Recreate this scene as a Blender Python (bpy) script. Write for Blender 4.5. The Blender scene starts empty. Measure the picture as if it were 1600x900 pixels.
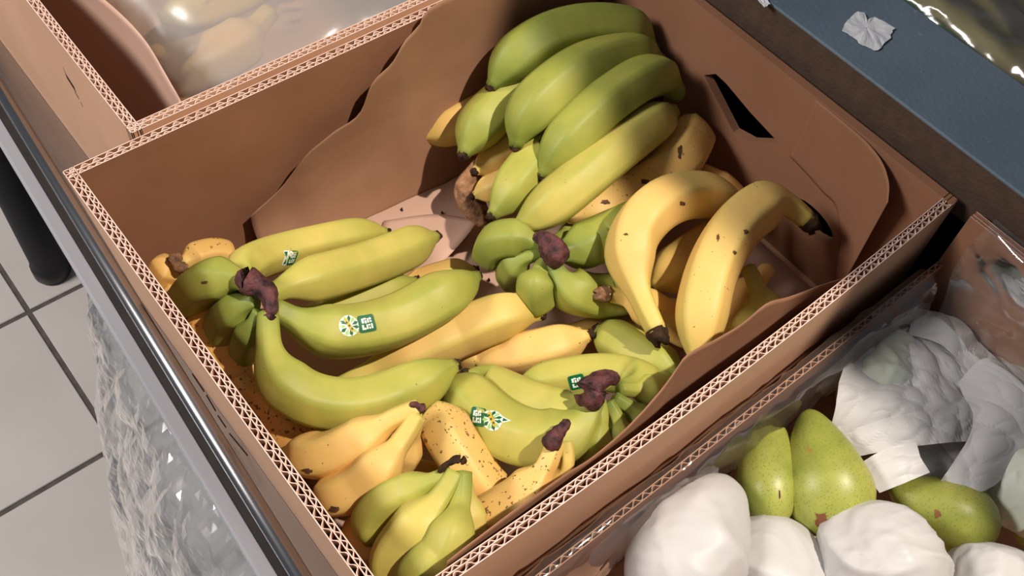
import bpy, bmesh, math, random
import numpy as np
from mathutils import Vector, Matrix, noise

# ------------------------------------------------------------------ camera
H = 0.172                      # height of the banana box rim above the deck
L, W = 0.50, 0.3807            # banana box, outside
F = 1589.936                   # focal length in pixels of the 1600x900 frame
RM = np.array([[0.77405802, -0.62758959, 0.0834599],
               [-0.47972899, -0.66743178, -0.56955674],
               [0.41315165, 0.4008318, -0.81770384]])
CAM = np.array([-0.08605853, -0.13552374, 0.53997645 + H])
scene = bpy.context.scene
COL = scene.collection
cd = bpy.data.cameras.new('camera')
cam = bpy.data.objects.new('camera', cd)
COL.objects.link(cam)
cd.sensor_width = 36.0
cd.lens = F / 1600 * 36.0
cd.clip_start = 0.01
cam.matrix_world = Matrix(((RM[0][0], -RM[1][0], -RM[2][0], CAM[0]),
                           (RM[0][1], -RM[1][1], -RM[2][1], CAM[1]),
                           (RM[0][2], -RM[1][2], -RM[2][2], CAM[2]),
                           (0, 0, 0, 1)))
scene.camera = cam

# ------------------------------------------------------------------ light
world = bpy.data.worlds.new('world')
scene.world = world
world.use_nodes = True
bg = world.node_tree.nodes['Background']
bg.inputs[0].default_value = (0.80, 0.88, 1.0, 1)
bg.inputs[1].default_value = 0.145

def area(name, loc, target, size, size_y, power, color):
    ld = bpy.data.lights.new(name, 'AREA')
    ld.shape = 'RECTANGLE'
    ld.size, ld.size_y = size, size_y
    ld.energy = power
    ld.color = color
    o = bpy.data.objects.new(name, ld)
    COL.objects.link(o)
    o.location = loc
    o.rotation_euler = (Vector(target) - Vector(loc)).to_track_quat('-Z', 'Y').to_euler()
    return o

area('ceiling_lamp_key', (0.76, -0.72, 2.22), (0.25, 0.15, 0.05), 0.05, 0.05, 74, (1.0, 0.88, 0.76))
area('aisle_fill', (-1.5, 1.2, 1.8), (-0.2, 0.8, -0.7), 0.9, 0.5, 66, (1.0, 0.94, 0.90))  # unseen fill light, added to brighten the floor tiles
vs = scene.view_settings
vs.view_transform = 'Standard'
vs.look = 'None'
vs.exposure = -0.15
vs.gamma = 1.0
vs.use_curve_mapping = False

# ------------------------------------------------------------------ helpers
def ray(u, v):
    return RM.T @ np.array([(u - 800) / F, (v - 450) / F, 1.0])

def at(u, v, z=None, x=None, y=None):
    """World point where the sight line through pixel (u, v) meets a plane."""
    d = ray(u, v)
    if z is not None:
        t = (z - CAM[2]) / d[2]
    elif x is not None:
        t = (x - CAM[0]) / d[0]
    else:
        t = (y - CAM[1]) / d[1]
    return Vector(CAM + t * d)

def depth(p):
    return float(RM[2] @ (np.array(p) - CAM))

def project(p):
    q = RM @ (np.array(p) - CAM)
    return F * q[0] / q[2] + 800, F * q[1] / q[2] + 450

def mesh(name, verts, faces, mats, parent=None, smooth=False, fmats=None):
    me = bpy.data.meshes.new(name)
    me.from_pydata([tuple(v) for v in verts], [], faces)
    for m in (mats if isinstance(mats, (list, tuple)) else [mats]):
        me.materials.append(m)
    if fmats:
        me.polygons.foreach_set('material_index', fmats)
    if smooth:
        me.polygons.foreach_set('use_smooth', [True] * len(me.polygons))
    bm = bmesh.new()
    bm.from_mesh(me)
    bmesh.ops.recalc_face_normals(bm, faces=bm.faces)
    bm.to_mesh(me)
    bm.free()
    me.update()
    o = bpy.data.objects.new(name, me)
    COL.objects.link(o)
    if parent:
        o.parent = parent
        o.matrix_parent_inverse = parent.matrix_world.inverted()
    return o

def empty(name, loc=(0, 0, 0)):
    o = bpy.data.objects.new(name, None)
    o.empty_display_size = 0.02
    COL.objects.link(o)
    o.matrix_world = Matrix.Translation(loc)
    return o

def tag(o, label, cat, group=None, kind=None):
    o['label'] = label
    if cat:
        o['category'] = cat
    if group:
        o['group'] = group
    if kind:
        o['kind'] = kind
    return o

class Geo:
    def __init__(self):
        self.v, self.f, self.m = [], [], []
    def add(self, verts, faces, mi=0):
        n = len(self.v)
        self.v += [tuple(p) for p in verts]
        self.f += [tuple(i + n for i in f) for f in faces]
        self.m += [mi] * len(faces)
    def hexa(self, p, mi=0):
        """p: 8 corners, bottom ring then top ring"""
        self.add(p, [(0, 3, 2, 1), (4, 5, 6, 7), (0, 1, 5, 4), (1, 2, 6, 5), (2, 3, 7, 6), (3, 0, 4, 7)], mi)
    def box(self, lo, hi, mi=0):
        x0, y0, z0 = lo
        x1, y1, z1 = hi
        self.hexa([(x0, y0, z0), (x1, y0, z0), (x1, y1, z0), (x0, y1, z0),
                   (x0, y0, z1), (x1, y0, z1), (x1, y1, z1), (x0, y1, z1)], mi)
    def grid(self, P, closed_u=False, mi=0):
        r, c = len(P), len(P[0])
        f = []
        for i in range(r - 1):
            for j in range(c if closed_u else c - 1):
                k = (j + 1) % c
                f.append((i * c + j, i * c + k, (i + 1) * c + k, (i + 1) * c + j))
        self.add([p for row in P for p in row], f, mi)
    def build(self, name, mats, parent=None, smooth=False):
        return mesh(name, self.v, self.f, mats, parent, smooth, self.m)

def bevel(o, w, seg=2):
    m = o.modifiers.new('bevel', 'BEVEL')
    m.width = w
    m.segments = seg
    m.limit_method = 'ANGLE'
    return o

def solid(o, t, off=0.0):
    m = o.modifiers.new('thickness', 'SOLIDIFY')
    m.thickness = t
    m.offset = off
    return o

def catmull(pts, n):
    """n points, evenly spaced along a Catmull-Rom curve through pts (tuples of any length)."""
    P = np.array(pts, float)
    P = np.vstack([2 * P[0] - P[1], P, 2 * P[-1] - P[-2]])
    out = []
    for i in range(1, len(P) - 2):
        a, b, c, d = P[i - 1:i + 3]
        for t in np.linspace(0, 1, 24, endpoint=False):
            out.append(0.5 * (2 * b + (c - a) * t + (2 * a - 5 * b + 4 * c - d) * t * t + (3 * b - a - 3 * c + d) * t ** 3))
    out.append(P[-2])
    out = np.array(out)
    s = np.concatenate([[0], np.cumsum(np.linalg.norm(np.diff(out[:, :3], axis=0), axis=1))])
    return np.stack([np.interp(np.linspace(0, s[-1], n), s, out[:, k]) for k in range(out.shape[1])], 1), s[-1]

# ------------------------------------------------------------------ materials
def new_mat(name):
    m = bpy.data.materials.new(name)
    m.use_nodes = True
    nt = m.node_tree
    return m, nt, nt.nodes, nt.links, nt.nodes['Principled BSDF']

def srgb(r, g, b):
    f = lambda c: (c / 255 / 12.92) if c / 255 <= 0.04045 else ((c / 255 + 0.055) / 1.055) ** 2.4
    return (f(r), f(g), f(b), 1)

def ramp(N, pairs):
    n = N.new('ShaderNodeValToRGB')
    e = n.color_ramp.elements
    while len(e) < len(pairs):
        e.new(0.5)
    for el, (p, c) in zip(e, pairs):
        el.position = p
        el.color = c
    return n

def simple(name, c1, c2=None, scale=20, rough=0.6, metal=0.0, bump=0.0, bscale=None, stretch=(1, 1, 1), spec=0.5, detail=6):
    m, nt, N, K, P = new_mat(name)
    P.inputs['Roughness'].default_value = rough
    P.inputs['Metallic'].default_value = metal
    P.inputs['Specular IOR Level'].default_value = spec
    tc = N.new('ShaderNodeTexCoord')
    mp = N.new('ShaderNodeMapping')
    mp.inputs['Scale'].default_value = stretch
    K.new(tc.outputs['Object'], mp.inputs[0])
    no = N.new('ShaderNodeTexNoise')
    no.inputs['Scale'].default_value = scale
    no.inputs['Detail'].default_value = detail
    K.new(mp.outputs[0], no.inputs['Vector'])
    r = ramp(N, [(0.3, c1), (0.7, c2 or c1)])
    K.new(no.outputs['Fac'], r.inputs[0])
    K.new(r.outputs[0], P.inputs['Base Color'])
    if bump:
        n2 = N.new('ShaderNodeTexNoise')
        n2.inputs['Scale'].default_value = bscale or scale * 4
        n2.inputs['Detail'].default_value = 5
        K.new(mp.outputs[0], n2.inputs['Vector'])
        b = N.new('ShaderNodeBump')
        b.inputs['Strength'].default_value = bump
        b.inputs['Distance'].default_value = 0.002
        K.new(n2.outputs['Fac'], b.inputs['Height'])
        K.new(b.outputs[0], P.inputs['Normal'])
    return m

M = {}
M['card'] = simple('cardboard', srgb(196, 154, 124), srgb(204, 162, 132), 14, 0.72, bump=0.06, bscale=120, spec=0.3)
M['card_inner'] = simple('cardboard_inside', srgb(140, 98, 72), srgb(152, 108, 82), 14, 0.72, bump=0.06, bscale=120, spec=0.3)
M['card_edge'] = simple('cardboard_edge', srgb(222, 190, 174), srgb(234, 206, 192), 90, 0.85, spec=0.2)
M['flute'] = simple('corrugated_fluting', srgb(212, 178, 160), srgb(228, 198, 184), 90, 0.85, spec=0.2)
M['dark_card'] = simple('cut_slit', srgb(40, 24, 16), srgb(58, 36, 24), 60, 0.9, spec=0.1)
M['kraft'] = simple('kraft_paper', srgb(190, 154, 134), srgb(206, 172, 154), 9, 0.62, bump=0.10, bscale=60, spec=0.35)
M['kraft_shaded'] = simple('shaded_kraft_paper', srgb(146, 106, 80), srgb(162, 122, 96), 9, 0.62, bump=0.10, bscale=60, spec=0.35)  # same paper as the floor sheet, coloured darker for the shade on the walls
M['steel'] = simple('brushed_steel', srgb(168, 165, 164), srgb(192, 190, 190), 30, 0.24, 1.0, bump=0.05, bscale=160, stretch=(1, 0.08, 1))
M['alu'] = simple('aluminium_rail', srgb(176, 178, 184), srgb(206, 206, 212), 14, 0.38, 0.25, bump=0.05, bscale=60, stretch=(1, 0.15, 1))
M['gap'] = simple('gap_shade', srgb(38, 32, 30), srgb(52, 44, 40), 40, 0.6)  # dark colour stands in for the shade between rolled edge and rail
M['black'] = simple('black_plastic', srgb(16, 17, 20), srgb(26, 27, 30), 20, 0.45)
M['apron'] = simple('dark_painted_steel', srgb(26, 30, 36), srgb(44, 48, 54), 20, 0.5)
M['tip'] = simple('dried_banana_tip', srgb(30, 20, 16), srgb(70, 48, 30), 160, 0.85, bump=0.6, bscale=300, spec=0.2)
M['crown'] = simple('dried_banana_crown', srgb(24, 12, 16), srgb(112, 62, 62), 150, 0.7, bump=0.9, bscale=240, spec=0.4)
M['crown_tan'] = simple('dried_tan_stem', srgb(70, 44, 30), srgb(176, 132, 96), 110, 0.8, bump=0.7, bscale=240, spec=0.3)
M['st_green'] = simple('sticker_green', srgb(8, 92, 52), srgb(14, 108, 62), 60, 0.4)
M['st_white'] = simple('sticker_white', srgb(226, 236, 222), srgb(240, 244, 236), 60, 0.4)
M['st_lime'] = simple('sticker_lime', srgb(150, 196, 110), srgb(176, 214, 140), 60, 0.4)
M['st_yellow'] = simple('sticker_yellow', srgb(222, 190, 40), srgb(230, 160, 50), 200, 0.4)
M['torn'] = simple('torn_white_label', srgb(214, 216, 220), srgb(240, 240, 240), 60, 0.8, bump=0.4, bscale=120, spec=0.2)
M['speck'] = simple('dark_dried_speck', srgb(30, 20, 16), srgb(50, 34, 26), 60, 0.8)
M['lime_card'] = simple('lime_shelf_label', srgb(190, 196, 90), srgb(206, 208, 110), 30, 0.5)
M['lamp_shelf'] = simple('upper_shelf_steel', srgb(96, 98, 102), srgb(112, 114, 118), 12, 0.5)
M['shade_brown'] = simple('brown_black_beam_face', srgb(72, 56, 46), srgb(84, 64, 50), 90, 0.7, bump=0.3, bscale=400)

def banana_material():
    m, nt, N, K, P = new_mat('banana_skin')
    P.inputs['Roughness'].default_value = 0.52
    P.inputs['Specular IOR Level'].default_value = 0.4
    P.inputs['Subsurface Weight'].default_value = 0.06
    P.inputs['Subsurface Radius'].default_value = (0.6, 0.5, 0.2)
    P.inputs['Subsurface Scale'].default_value = 0.004
    def oattr(n):
        a = N.new('ShaderNodeAttribute')
        a.attribute_type = 'OBJECT'
        a.attribute_name = n
        return a.outputs['Fac']
    def math_(op, a, b=None, clamp=False):
        n = N.new('ShaderNodeMath')
        n.operation = op
        n.use_clamp = clamp
        for i, q in enumerate((a, b)):
            if q is None:
                continue
            if isinstance(q, (int, float)):
                n.inputs[i].default_value = q
            else:
                K.new(q, n.inputs[i])
        return n.outputs[0]
    t = N.new('ShaderNodeAttribute')
    t.attribute_name = 'along'
    rim = N.new('ShaderNodeAttribute')
    rim.attribute_name = 'ridge'
    tc = N.new('ShaderNodeTexCoord')
    sh = N.new('ShaderNodeVectorMath')
    K.new(tc.outputs['Object'], sh.inputs[0])
    sd = N.new('ShaderNodeCombineXYZ')
    s = oattr('seed')
    for i in range(3):
        K.new(s, sd.inputs[i])
    K.new(sd.outputs[0], sh.inputs[1])
    def noise_(scale, detail=3, rough=0.5):
        n = N.new('ShaderNodeTexNoise')
        n.inputs['Scale'].default_value = scale
        n.inputs['Detail'].default_value = detail
        n.inputs['Roughness'].default_value = rough
        K.new(sh.outputs[0], n.inputs['Vector'])
        return n.outputs['Fac']
    # ripeness 0 green .. 1 yellow .. 2 brownish, greener towards both ends
    e = math_('ABSOLUTE', math_('SUBTRACT', t.outputs['Fac'], 0.52))
    e = math_('MULTIPLY', math_('POWER', math_('MULTIPLY', e, 2.0), 3.0), -0.28)
    q = math_('ADD', oattr('ripe'), e)
    q = math_('ADD', q, math_('MULTIPLY', math_('SUBTRACT', noise_(28), 0.5), 0.55))
    q = math_('SUBTRACT', q, math_('MULTIPLY', rim.outputs['Fac'], 0.10))
    q = math_('MULTIPLY', q, 0.5, True)
    cr = ramp(N, [(0.0, srgb(118, 134, 56)), (0.2, srgb(168, 168, 76)), (0.36, srgb(206, 188, 98)),
                  (0.5, srgb(228, 188, 110)), (0.72, srgb(222, 168, 90)), (1.0, srgb(160, 108, 56))])
    K.new(q, cr.inputs[0])
    # fine speckle + blotches that come with age
    sp = oattr('spots')
    a1 = math_('GREATER_THAN', noise_(330, 2), math_('SUBTRACT', 0.80, math_('MULTIPLY', sp, 0.19)))
    a2 = math_('GREATER_THAN', noise_(85, 4, 0.6), math_('SUBTRACT', 0.80, math_('MULTIPLY', sp, 0.10)))
    gate = math_('GREATER_THAN', noise_(30, 2), 0.42)
    a1 = math_('MULTIPLY', a1, gate)
    sm = math_('MULTIPLY', math_('MAXIMUM', a1, a2), 0.82)
    mx = N.new('ShaderNodeMixRGB')
    K.new(sm, mx.inputs[0])
    K.new(cr.outputs[0], mx.inputs[1])
    mx.inputs[2].default_value = srgb(74, 46, 24)
    K.new(mx.outputs[0], P.inputs['Base Color'])
    b = N.new('ShaderNodeBump')
    b.inputs['Strength'].default_value = 0.12
    b.inputs['Distance'].default_value = 0.002
    K.new(noise_(140, 4), b.inputs['Height'])
    K.new(b.outputs[0], P.inputs['Normal'])
    return m
M['banana'] = banana_material()

def pear_material():
    m, nt, N, K, P = new_mat('pear_skin')
    P.inputs['Roughness'].default_value = 0.42
    tc = N.new('ShaderNodeTexCoord')
    n1 = N.new('ShaderNodeTexNoise')
    n1.inputs['Scale'].default_value = 24
    n1.inputs['Detail'].default_value = 3
    K.new(tc.outputs['Object'], n1.inputs['Vector'])
    r = ramp(N, [(0.3, srgb(124, 134, 52)), (0.55, srgb(158, 162, 74)), (0.75, srgb(192, 182, 96))])
    K.new(n1.outputs['Fac'], r.inputs[0])
    n2 = N.new('ShaderNodeTexVoronoi')
    n2.inputs['Scale'].default_value = 520
    K.new(tc.outputs['Object'], n2.inputs['Vector'])
    lt = N.new('ShaderNodeMath')
    lt.operation = 'LESS_THAN'
    lt.inputs[1].default_value = 0.24
    K.new(n2.outputs['Distance'], lt.inputs[0])
    n3 = N.new('ShaderNodeTexNoise')
    n3.inputs['Scale'].default_value = 40
    K.new(tc.outputs['Object'], n3.inputs['Vector'])
    gt = N.new('ShaderNodeMath')
    gt.operation = 'MULTIPLY'
    K.new(lt.outputs[0], gt.inputs[0])
    K.new(n3.outputs['Fac'], gt.inputs[1])
    mx = N.new('ShaderNodeMixRGB')
    K.new(gt.outputs[0], mx.inputs[0])
    K.new(r.outputs[0], mx.inputs[1])
    mx.inputs[2].default_value = srgb(90, 96, 36)
    n4 = N.new('ShaderNodeTexNoise')
    n4.inputs['Scale'].default_value = 60
    n4.inputs['Detail'].default_value = 6
    K.new(tc.outputs['Object'], n4.inputs['Vector'])
    r4 = ramp(N, [(0.66, (0, 0, 0, 1)), (0.72, (0.7, 0.7, 0.7, 1))])
    K.new(n4.outputs['Fac'], r4.inputs[0])
    m2 = N.new('ShaderNodeMixRGB')
    K.new(r4.outputs[0], m2.inputs[0])
    K.new(mx.outputs[0], m2.inputs[1])
    m2.inputs[2].default_value = srgb(150, 98, 48)
    K.new(m2.outputs[0], P.inputs['Base Color'])
    return m
M['pear'] = pear_material()
M['pear_bruise'] = simple('pear_bruise', srgb(112, 66, 40), srgb(134, 82, 50), 60, 0.6)

def film_material(name, tint, haze, rough=0.08):
    """Thin clear film: sees through, reflects by Fresnel, with a little milky haze."""
    m, nt, N, K, P = new_mat(name)
    out = N['Material Output']
    N.remove(P)
    tr = N.new('ShaderNodeBsdfTransparent')
    tr.inputs[0].default_value = tint
    gl = N.new('ShaderNodeBsdfGlossy')
    gl.inputs['Roughness'].default_value = rough
    gl.inputs['Color'].default_value = (1, 1, 1, 1)
    df = N.new('ShaderNodeBsdfDiffuse')
    df.inputs[0].default_value = (0.82, 0.83, 0.84, 1)
    tl = N.new('ShaderNodeBsdfTranslucent')
    tl.inputs[0].default_value = (0.8, 0.8, 0.8, 1)
    ad = N.new('ShaderNodeMixShader')
    ad.inputs[0].default_value = 0.5
    K.new(df.outputs[0], ad.inputs[1])
    K.new(tl.outputs[0], ad.inputs[2])
    m1 = N.new('ShaderNodeMixShader')
    m1.inputs[0].default_value = haze
    K.new(tr.outputs[0], m1.inputs[1])
    K.new(ad.outputs[0], m1.inputs[2])
    fr = N.new('ShaderNodeFresnel')
    fr.inputs[0].default_value = 1.45
    f2 = N.new('ShaderNodeMath')
    f2.operation = 'MULTIPLY'
    f2.use_clamp = True
    f2.inputs[1].default_value = 1.8
    K.new(fr.outputs[0], f2.inputs[0])
    m2 = N.new('ShaderNodeMixShader')
    K.new(f2.outputs[0], m2.inputs[0])
    K.new(m1.outputs[0], m2.inputs[1])
    K.new(gl.outputs[0], m2.inputs[2])
    K.new(m2.outputs[0], out.inputs[0])
    return m
M['film'] = film_material('clear_film', (0.97, 0.97, 0.97, 1), 0.07)
M['bag_film'] = film_material('clear_bag_film', (0.95, 0.96, 0.96, 1), 0.30, 0.10)
M['cloudy'] = film_material('cloudy_bag_film', (0.95, 0.94, 0.93, 1), 0.44, 0.25)
M['bag_inner'] = film_material('clouded_bag_film', (0.95, 0.95, 0.95, 1), 0.55, 0.15)
M['green_film'] = film_material('greenish_film', (0.80, 0.93, 0.83, 1), 0.12, 0.15)

def tissue_material(name, c, weight):
    m, nt, N, K, P = new_mat(name)
    out = N['Material Output']
    P.inputs['Base Color'].default_value = c
    P.inputs['Roughness'].default_value = 0.45
    P.inputs['Specular IOR Level'].default_value = 0.35
    tc = N.new('ShaderNodeTexCoord')
    no = N.new('ShaderNodeTexNoise')
    no.noise_type = 'RIDGED_MULTIFRACTAL'
    no.inputs['Scale'].default_value = 22
    no.inputs['Detail'].default_value = 4
    no.inputs['Distortion'].default_value = 0.6
    K.new(tc.outputs['Object'], no.inputs['Vector'])
    b = N.new('ShaderNodeBump')
    b.inputs['Strength'].default_value = 0.35
    b.inputs['Distance'].default_value = 0.003
    K.new(no.outputs['Fac'], b.inputs['Height'])
    K.new(b.outputs[0], P.inputs['Normal'])
    tl = N.new('ShaderNodeBsdfTranslucent')
    tl.inputs[0].default_value = c
    mx = N.new('ShaderNodeMixShader')
    mx.inputs[0].default_value = weight
    K.new(P.outputs[0], mx.inputs[1])
    K.new(tl.outputs[0], mx.inputs[2])
    K.new(mx.outputs[0], out.inputs[0])
    return m
M['tissue'] = tissue_material('white_tissue_paper', (0.70, 0.69, 0.68, 1), 0.25)
M['tissue_green'] = tissue_material('tissue_over_green_pear', (0.62, 0.66, 0.56, 1), 0.15)

def beam_material():
    m = simple('blue_grey_painted_steel', srgb(92, 108, 122), srgb(110, 126, 140), 8, 0.55, 0.0, bump=0.25, bscale=260)
    nt = m.node_tree
    N, K = nt.nodes, nt.links
    P = N['Principled BSDF']
    src = P.inputs['Base Color'].links[0].from_socket
    tc = N.new('ShaderNodeTexCoord')
    no = N.new('ShaderNodeTexNoise')
    no.inputs['Scale'].default_value = 140
    no.inputs['Detail'].default_value = 8
    K.new(tc.outputs['Object'], no.inputs['Vector'])
    r = ramp(N, [(0.70, (0, 0, 0, 1)), (0.76, (0.6, 0.6, 0.6, 1))])
    K.new(no.outputs['Fac'], r.inputs[0])
    mx = N.new('ShaderNodeMixRGB')
    K.new(r.outputs[0], mx.inputs[0])
    K.new(src, mx.inputs[1])
    mx.inputs[2].default_value = srgb(160, 168, 172)
    K.new(mx.outputs[0], P.inputs['Base Color'])
    return m
M['beam'] = beam_material()
M['tile'] = simple('floor_tile', srgb(205, 196, 190), srgb(216, 208, 202), 5, 0.38, bump=0.03, bscale=60)
M['grout'] = simple('grout', srgb(84, 76, 72), srgb(104, 94, 88), 60, 0.9)
M['leaf'] = simple('dark_green_leaf', srgb(60, 104, 50), srgb(98, 140, 70), 30, 0.5)
M['root'] = simple('brown_root_skin', srgb(176, 138, 92), srgb(198, 158, 108), 24, 0.6)
M['lettuce'] = simple('pale_green_leaf', srgb(188, 204, 150), srgb(228, 232, 206), 26, 0.5)

# ------------------------------------------------------------------ floor of tiles
ZF = H - 0.90
fl = Geo()
fl.box((-1.3, -0.9, ZF - 0.03), (1.3, 2.6, ZF - 0.003))
floor = fl.build('floor', M['grout'])
floor['kind'] = 'structure'
P0 = at(45, 487, z=ZF)
tile_me = None
TS = 0.30
for i in range(-5, 4):
    for j in range(-6, 6):
        cx, cy = P0.x + (i + 0.5) * TS, P0.y + (j + 0.5) * TS
        if abs(cx) > 1.25 or not -0.8 < cy < 2.5:
            continue
        if tile_me is None:
            g = Geo()
            a = TS / 2 - 0.004
            g.box((-a, -a, -0.004), (a, a, 0.0))
            o = g.build('tile', M['tile'], floor)
            bm = bmesh.new(); bm.from_mesh(o.data)
            bmesh.ops.bevel(bm, geom=[e for e in bm.edges if all(v.co.z > -0.001 for v in e.verts)], offset=0.0012, segments=1, affect='EDGES')
            bm.to_mesh(o.data); bm.free()
            tile_me = o.data
        else:
            o = bpy.data.objects.new('tile', tile_me)
            COL.objects.link(o)
            o.parent = floor
        o.location = (cx, cy, ZF)

# ------------------------------------------------------------------ display table: deck, rolled steel edge, rail, apron, legs
E0, E1 = Vector((0.0275, 0.66, 0)), Vector((0.0015, 0.14, 0))     # line of the rolled edge
ed = (E1 - E0).normalized()
en = Vector((ed.y, -ed.x, 0))                                      # points off the table (-x)
if en.x > 0:
    en = -en
EA, EB = E0 - ed * 0.75, E1 + ed * 0.75
table = empty('display_table', (0.3, 0.3, ZF))
tag(table, 'steel-edged display table under the cardboard boxes, with aluminium rail and black legs', 'table')
g = Geo()
g.hexa([EA + Vector((0, 0, -0.02)), EB + Vector((0, 0, -0.02)), (0.64, EB.y, -0.02), (0.64, EA.y, -0.02),
        EA + Vector((0, 0, -0.001)), EB + Vector((0, 0, -0.001)), (0.64, EB.y, -0.001), (0.64, EA.y, -0.001)])
g.build('deck', M['steel'], table)

def extrude_profile(prof, a, b, name, mat, parent, smooth=True):
    """prof: (offset along en, z) closed loop"""
    rows = []
    for p in (a, b):
        rows.append([p + en * q[0] + Vector((0, 0, q[1])) for q in prof])
    G = Geo()
    G.grid(rows, closed_u=True)
    n = len(prof)
    G.f += [tuple(range(n)), tuple(range(n, 2 * n))]
    G.m += [0, 0]
    return G.build(name, mat, parent, smooth)
prof = [(-0.004, -0.0005)] + [(0.002 + 0.007 * math.sin(t), -0.0075 + 0.007 * math.cos(t)) for t in np.linspace(0, math.pi, 12)] + [(-0.004, -0.0145)]
o = extrude_profile(prof, EA, EB, 'rolled_edge', M['steel'], table)
prof = [(0.008, -0.05), (0.0135, -0.05), (0.0135, -0.012), (0.008, -0.012)]
extrude_profile(prof, EA, EB, 'gap_shade_strip', M['gap'], table, False)
prof = [(0.0135, -0.034), (0.026, -0.034), (0.026, -0.016), (0.0245, -0.0145), (0.0148, -0.0145), (0.0135, -0.016)]
extrude_profile(prof, EA, EB, 'aluminium_rail', M['alu'], table, False)
prof = [(-0.02, -0.16), (0.008, -0.16), (0.008, -0.05), (-0.02, -0.05)]
extrude_profile(prof, EA, EB, 'apron', M['apron'], table, False)
def leg(x, y):
    rings = []
    for z, r in ((ZF, 0.026), (ZF + 0.006, 0.030), (ZF + 0.03, 0.030), (ZF + 0.034, 0.027), (-0.06, 0.027)):
        rings.append([(x + r * math.cos(a), y + r * math.sin(a), z) for a in np.linspace(0, 2 * math.pi, 20, endpoint=False)])
    G = Geo()
    G.grid(rings, closed_u=True)
    G.f += [tuple(range(20)), tuple(range(80, 100))]
    G.m += [0, 0]
    return G.build('leg', M['black'], table, True)
for x, y in ((0.036, 1.045), (0.05, -0.30), (0.60, 1.045), (0.60, -0.30)):
    leg(x, y)
g = Geo()
a, b = EA + ed * 0.575, EA + ed * 0.66
g.hexa([a + en * 0.009 + Vector((0, 0, -0.03)), b + en * 0.009 + Vector((0, 0, -0.03)), b + en * 0.0125 + Vector((0, 0, -0.03)), a + en * 0.0125 + Vector((0, 0, -0.03)),
        a + en * 0.009 + Vector((0, 0, -0.006)), b + en * 0.009 + Vector((0, 0, -0.006)), b + en * 0.0125 + Vector((0, 0, -0.006)), a + en * 0.0125 + Vector((0, 0, -0.006))])
tag(g.build('shelf_label', M['lime_card']), 'lime green paper label tucked into the aluminium rail', 'label')

# ------------------------------------------------------------------ blue-grey beam behind the boxes
beam = empty('steel_beam', (0.56, 0.2, 0.0))
tag(beam, 'scuffed blue-grey painted steel beam behind the banana box', 'beam')
g = Geo()
g.box((0.508, -0.75, H + 0.029), (0.603, 1.3, H + 0.032))
bevel(g.build('top_plate', M['beam'], beam), 0.001)
g = Geo()
g.box((0.509, -0.75, H - 0.022), (0.512, 1.3, H + 0.029))
g.build('front_face', M['shade_brown'], beam)
g = Geo()
g.box((0.560, -0.75, -0.02), (0.563, 1.3, H + 0.029))
g.build('dark_hole_backing', M['black'], beam)  # black sheet added behind the handle holes so they look dark
g = Geo()
g.box((0.599, -0.75, -0.02), (0.602, 1.3, H + 0.029))
g.build('rear_face', M['beam'], beam)

# upper shelf of the stand, above the frame: it shades the far end of the boxes
g = Geo()
g.hexa([(0.530, 1.3, 0.98), (0.530, -0.75, 0.98), (1.2, -0.75, 0.98), (1.2, 1.3, 0.98),
        (0.530, 1.3, 1.01), (0.530, -0.75, 1.01), (1.2, -0.75, 1.01), (1.2, 1.3, 1.01)])
o = g.build('shelf_upper', M['lamp_shelf'])
o['kind'] = 'structure'

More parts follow.
